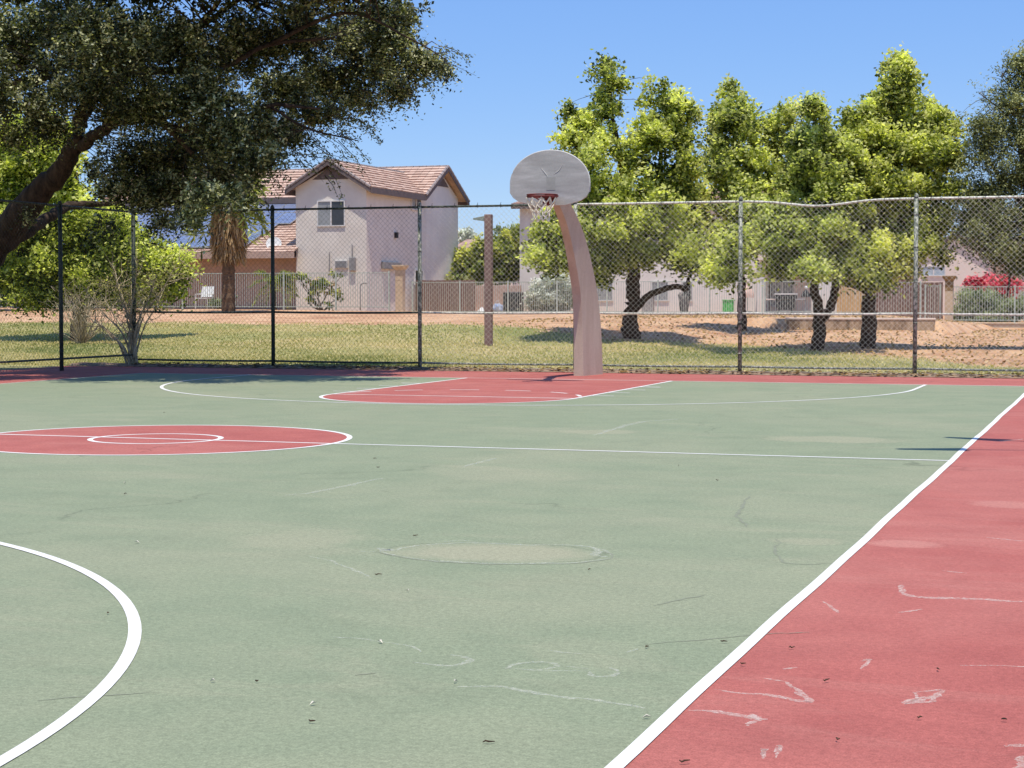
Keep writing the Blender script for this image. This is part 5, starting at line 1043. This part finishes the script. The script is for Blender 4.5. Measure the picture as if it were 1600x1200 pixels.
# back frame and arm from the post head to the board
mb = MB(); mb.hexa([(BX-.07, BY+.10, 2.92), (BX+.07, BY+.10, 2.92), (PX+.07, 13.6, 2.88), (PX-.07, 13.6, 2.88), (BX-.07, BY+.10, 3.2), (BX+.07, BY+.10, 3.2), (PX+.07, 13.6, 3.04), (PX-.07, 13.6, 3.04)]); mb.build('arm', M['hooppost'], hp)
mb = MB(); mb.box((BX-.32, BY+.034, 2.90), (BX+.26, BY+.1, 2.98)); mb.box((BX-.32, BY+.034, 3.2), (BX+.26, BY+.1, 3.27)); mb.box((BX-.1, BY+.034, 2.98), (BX+.1, BY+.098, 3.2)); mb.build('mounting_frame', M['hooppost'], hp)
RZ = bz(306.5); RY = BY-.15-.235; rim_r = .235; mb = MB()
for dz in (0, -.028): mb.tube([(BX+rim_r*math.cos(6.2832*j/40), RY+rim_r*math.sin(6.2832*j/40), RZ+dz) for j in range(40)], .0105, 8, closed=True)
rm = mb.build('rim', M['rim'], hp, True)
mb = MB(); mb.hexa([(BX-.2, BY-.17, RZ-.02), (BX+.2, BY-.17, RZ-.02), (BX+.09, BY-.003, RZ-.02), (BX-.09, BY-.003, RZ-.02), (BX-.2, BY-.17, RZ), (BX+.2, BY-.17, RZ), (BX+.09, BY-.003, RZ), (BX-.09, BY-.003, RZ)])
mb.box((BX-.08, BY-.012, RZ-.14), (BX+.08, BY-.004, RZ+.03))
for sx in (-1, 1): mb.tube([(BX+sx*.05, BY-.01, RZ-.13), (BX+sx*.17, BY-.2, RZ-.03)], .009, 6)
mb.build('rim_bracket', M['rim'], rm)
mb = MB()
for j in range(10): w = 6.2832*j/10; mb.tube([(BX+(rim_r+.004)*math.cos(w), RY+(rim_r+.004)*math.sin(w), RZ-.028), (BX+(rim_r-.006)*math.cos(w), RY+(rim_r-.006)*math.sin(w), RZ-.05)], .006, 5)
mb.build('net_hooks', M['rim'], rm)
mb = MB(); rows = [(.235, -.04), (.205, -.13), (.165, -.21), (.135, -.28), (.125, -.34), (.135, -.405)]
def npnt(r_, z_, w):
    rn = random.Random(int(w*1000)+int(z_*977)); return (BX-.012+r_*math.cos(w)+rn.gauss(0, .008)+z_*.02, RY+r_*math.sin(w)+rn.gauss(0, .008), RZ+z_+rn.gauss(0, .008))
m2 = 10
for i in range(len(rows)-1):
    for j in range(m2):
        w0 = 6.2832*(j+(i % 2)*.5)/m2
        for sg in (-.5, .5):
            w1 = w0+sg*6.2832/m2; w1n = (w1+6.2832) % 6.2832; A = npnt(*rows[i], w0 % 6.2832); B_ = npnt(*rows[i+1], round(w1n, 5) % 6.2832)
            mb.tube([A, ((A[0]+B_[0])/2, (A[1]+B_[1])/2, (A[2]+B_[2])/2-.008), B_], .0078, 5)
for j in range(m2): w0 = 6.2832*j/m2; A = npnt(*rows[0], w0); mb.tube([A, (A[0]*.97+BX*.03, A[1]*.97+RY*.03, A[2]-.10)], .008, 5)
mb.build('net', M['net'], hp)
place(hp, (PX, 15.2, 0))

# ------------------------------------------------------------------ grass
n = 210000
X = RNG.uniform(-46, 12, n); Y = 16.7+(RNG.random(n)**1.35)*31
f = X > (8.73+(Y+15.26)*-.76-1); f &= X < (8.73+(Y+15.26)*-.02+1.5)
X, Y = X[f], Y[f]; gv = np.array([gravelness(x, y) for x, y in zip(X, Y)]); keep = (gv+RNG.normal(size=len(X))*.7) < 0; X, Y = X[keep], Y[keep]
Zg = np.array([tz(x, y) for x, y in zip(X, Y)])-.03; n = len(X)
Zg += .03*np.sin(X*.9+Y*.5)*np.sin(Y*.7-.3*X)*np.clip((Y-17)/4, 0, 1)
hgt = .014+.02*RNG.random(n); P = np.stack([X, Y, Zg+hgt*.8], 1); Nn = unit(n)*[1, 1, .15]; Nn /= np.linalg.norm(Nn, axis=1)[:, None]; U = unit(n, (0, 0, 2.2))
M['grass'] = leafmat('grass_blade', [(0, (.22, .26, .08)), (.35, (.46, .43, .16)), (.7, (.72, .60, .29)), (1, (.84, .70, .40))], .3)
patch = .56+.26*np.sin(X*.35+1.3)*np.sin(Y*.42)+.12*np.sin(X*1.1+Y*.9)
patch = np.where(Y > 38, patch-.15, patch)+.18*np.clip((X+2)/6, 0, 1)
T(quads('grass', P, Nn, U, hgt, .012+.012*RNG.random(n), patch+.22*RNG.normal(size=n), M['grass']), 'short patchy dry grass beyond the chain link fence', 'grass', kind='stuff')
# leaf litter and stones under the trees
n = 9000; X = RNG.uniform(-9, 10, n); Y = RNG.uniform(19, 60, n); gv = np.array([gravelness(x, y) for x, y in zip(X, Y)]); k = gv > -.5; X, Y = X[k], Y[k]; n = len(X)
Z = np.array([tz(x, y) for x, y in zip(X, Y)])+.005
T(quads('gravel_litter', np.stack([X, Y, Z], 1), unit(n, (0, 0, 2.5)), unit(n), .035+.04*RNG.random(n), .025+.02*RNG.random(n), RNG.random(n), M['tan']), 'brown fallen leaves scattered over the reddish gravel under the trees', 'leaf litter', kind='stuff')

# ------------------------------------------------------------------ light
S = Vector((.36, -.85, 3.3)).normalized(); el = math.asin(S.z)
ld = bpy.data.lights.new('sun', 'SUN'); ld.energy = 5.0; ld.angle = R(.53); ld.color = (1, .935, .82)
lo = bpy.data.objects.new('sun', ld); col.objects.link(lo); lo.rotation_euler = S.to_track_quat('Z', 'Y').to_euler(); lo.location = (0, 0, 60)
w = bpy.data.worlds.new('World'); sc.world = w; w.use_nodes = True; nt = w.node_tree; nt.nodes.clear()
sky = nt.nodes.new('ShaderNodeTexSky'); sky.sky_type = 'NISHITA'; sky.sun_disc = False; sky.sun_elevation = el; sky.sun_rotation = math.atan2(S.x, S.y)
sky.altitude = 400; sky.air_density = 1.0; sky.dust_density = .3; sky.ozone_density = 2.2
bg = nt.nodes.new('ShaderNodeBackground'); bg.inputs[1].default_value = .125; ow = nt.nodes.new('ShaderNodeOutputWorld')
hs = nt.nodes.new('ShaderNodeHueSaturation'); hs.inputs['Saturation'].default_value = 1.3; hs.inputs['Hue'].default_value = .51; hs.inputs['Value'].default_value = 1.08
nt.links.new(sky.outputs[0], hs.inputs['Color']); bl = nt.nodes.new('ShaderNodeMix'); bl.data_type = 'RGBA'; bl.inputs[0].default_value = .5; bl.inputs[7].default_value = (2.0, 3.85, 8.4, 1)
nt.links.new(hs.outputs[0], bl.inputs[6]); nt.links.new(bl.outputs[2], bg.inputs[0]); nt.links.new(bg.outputs[0], ow.inputs[0])
sc.view_settings.view_transform = 'Standard'; sc.view_settings.look = 'None'; sc.view_settings.exposure = 0; sc.view_settings.gamma = 1
sc.cycles.max_bounces = 8; sc.cycles.transparent_max_bounces = 8
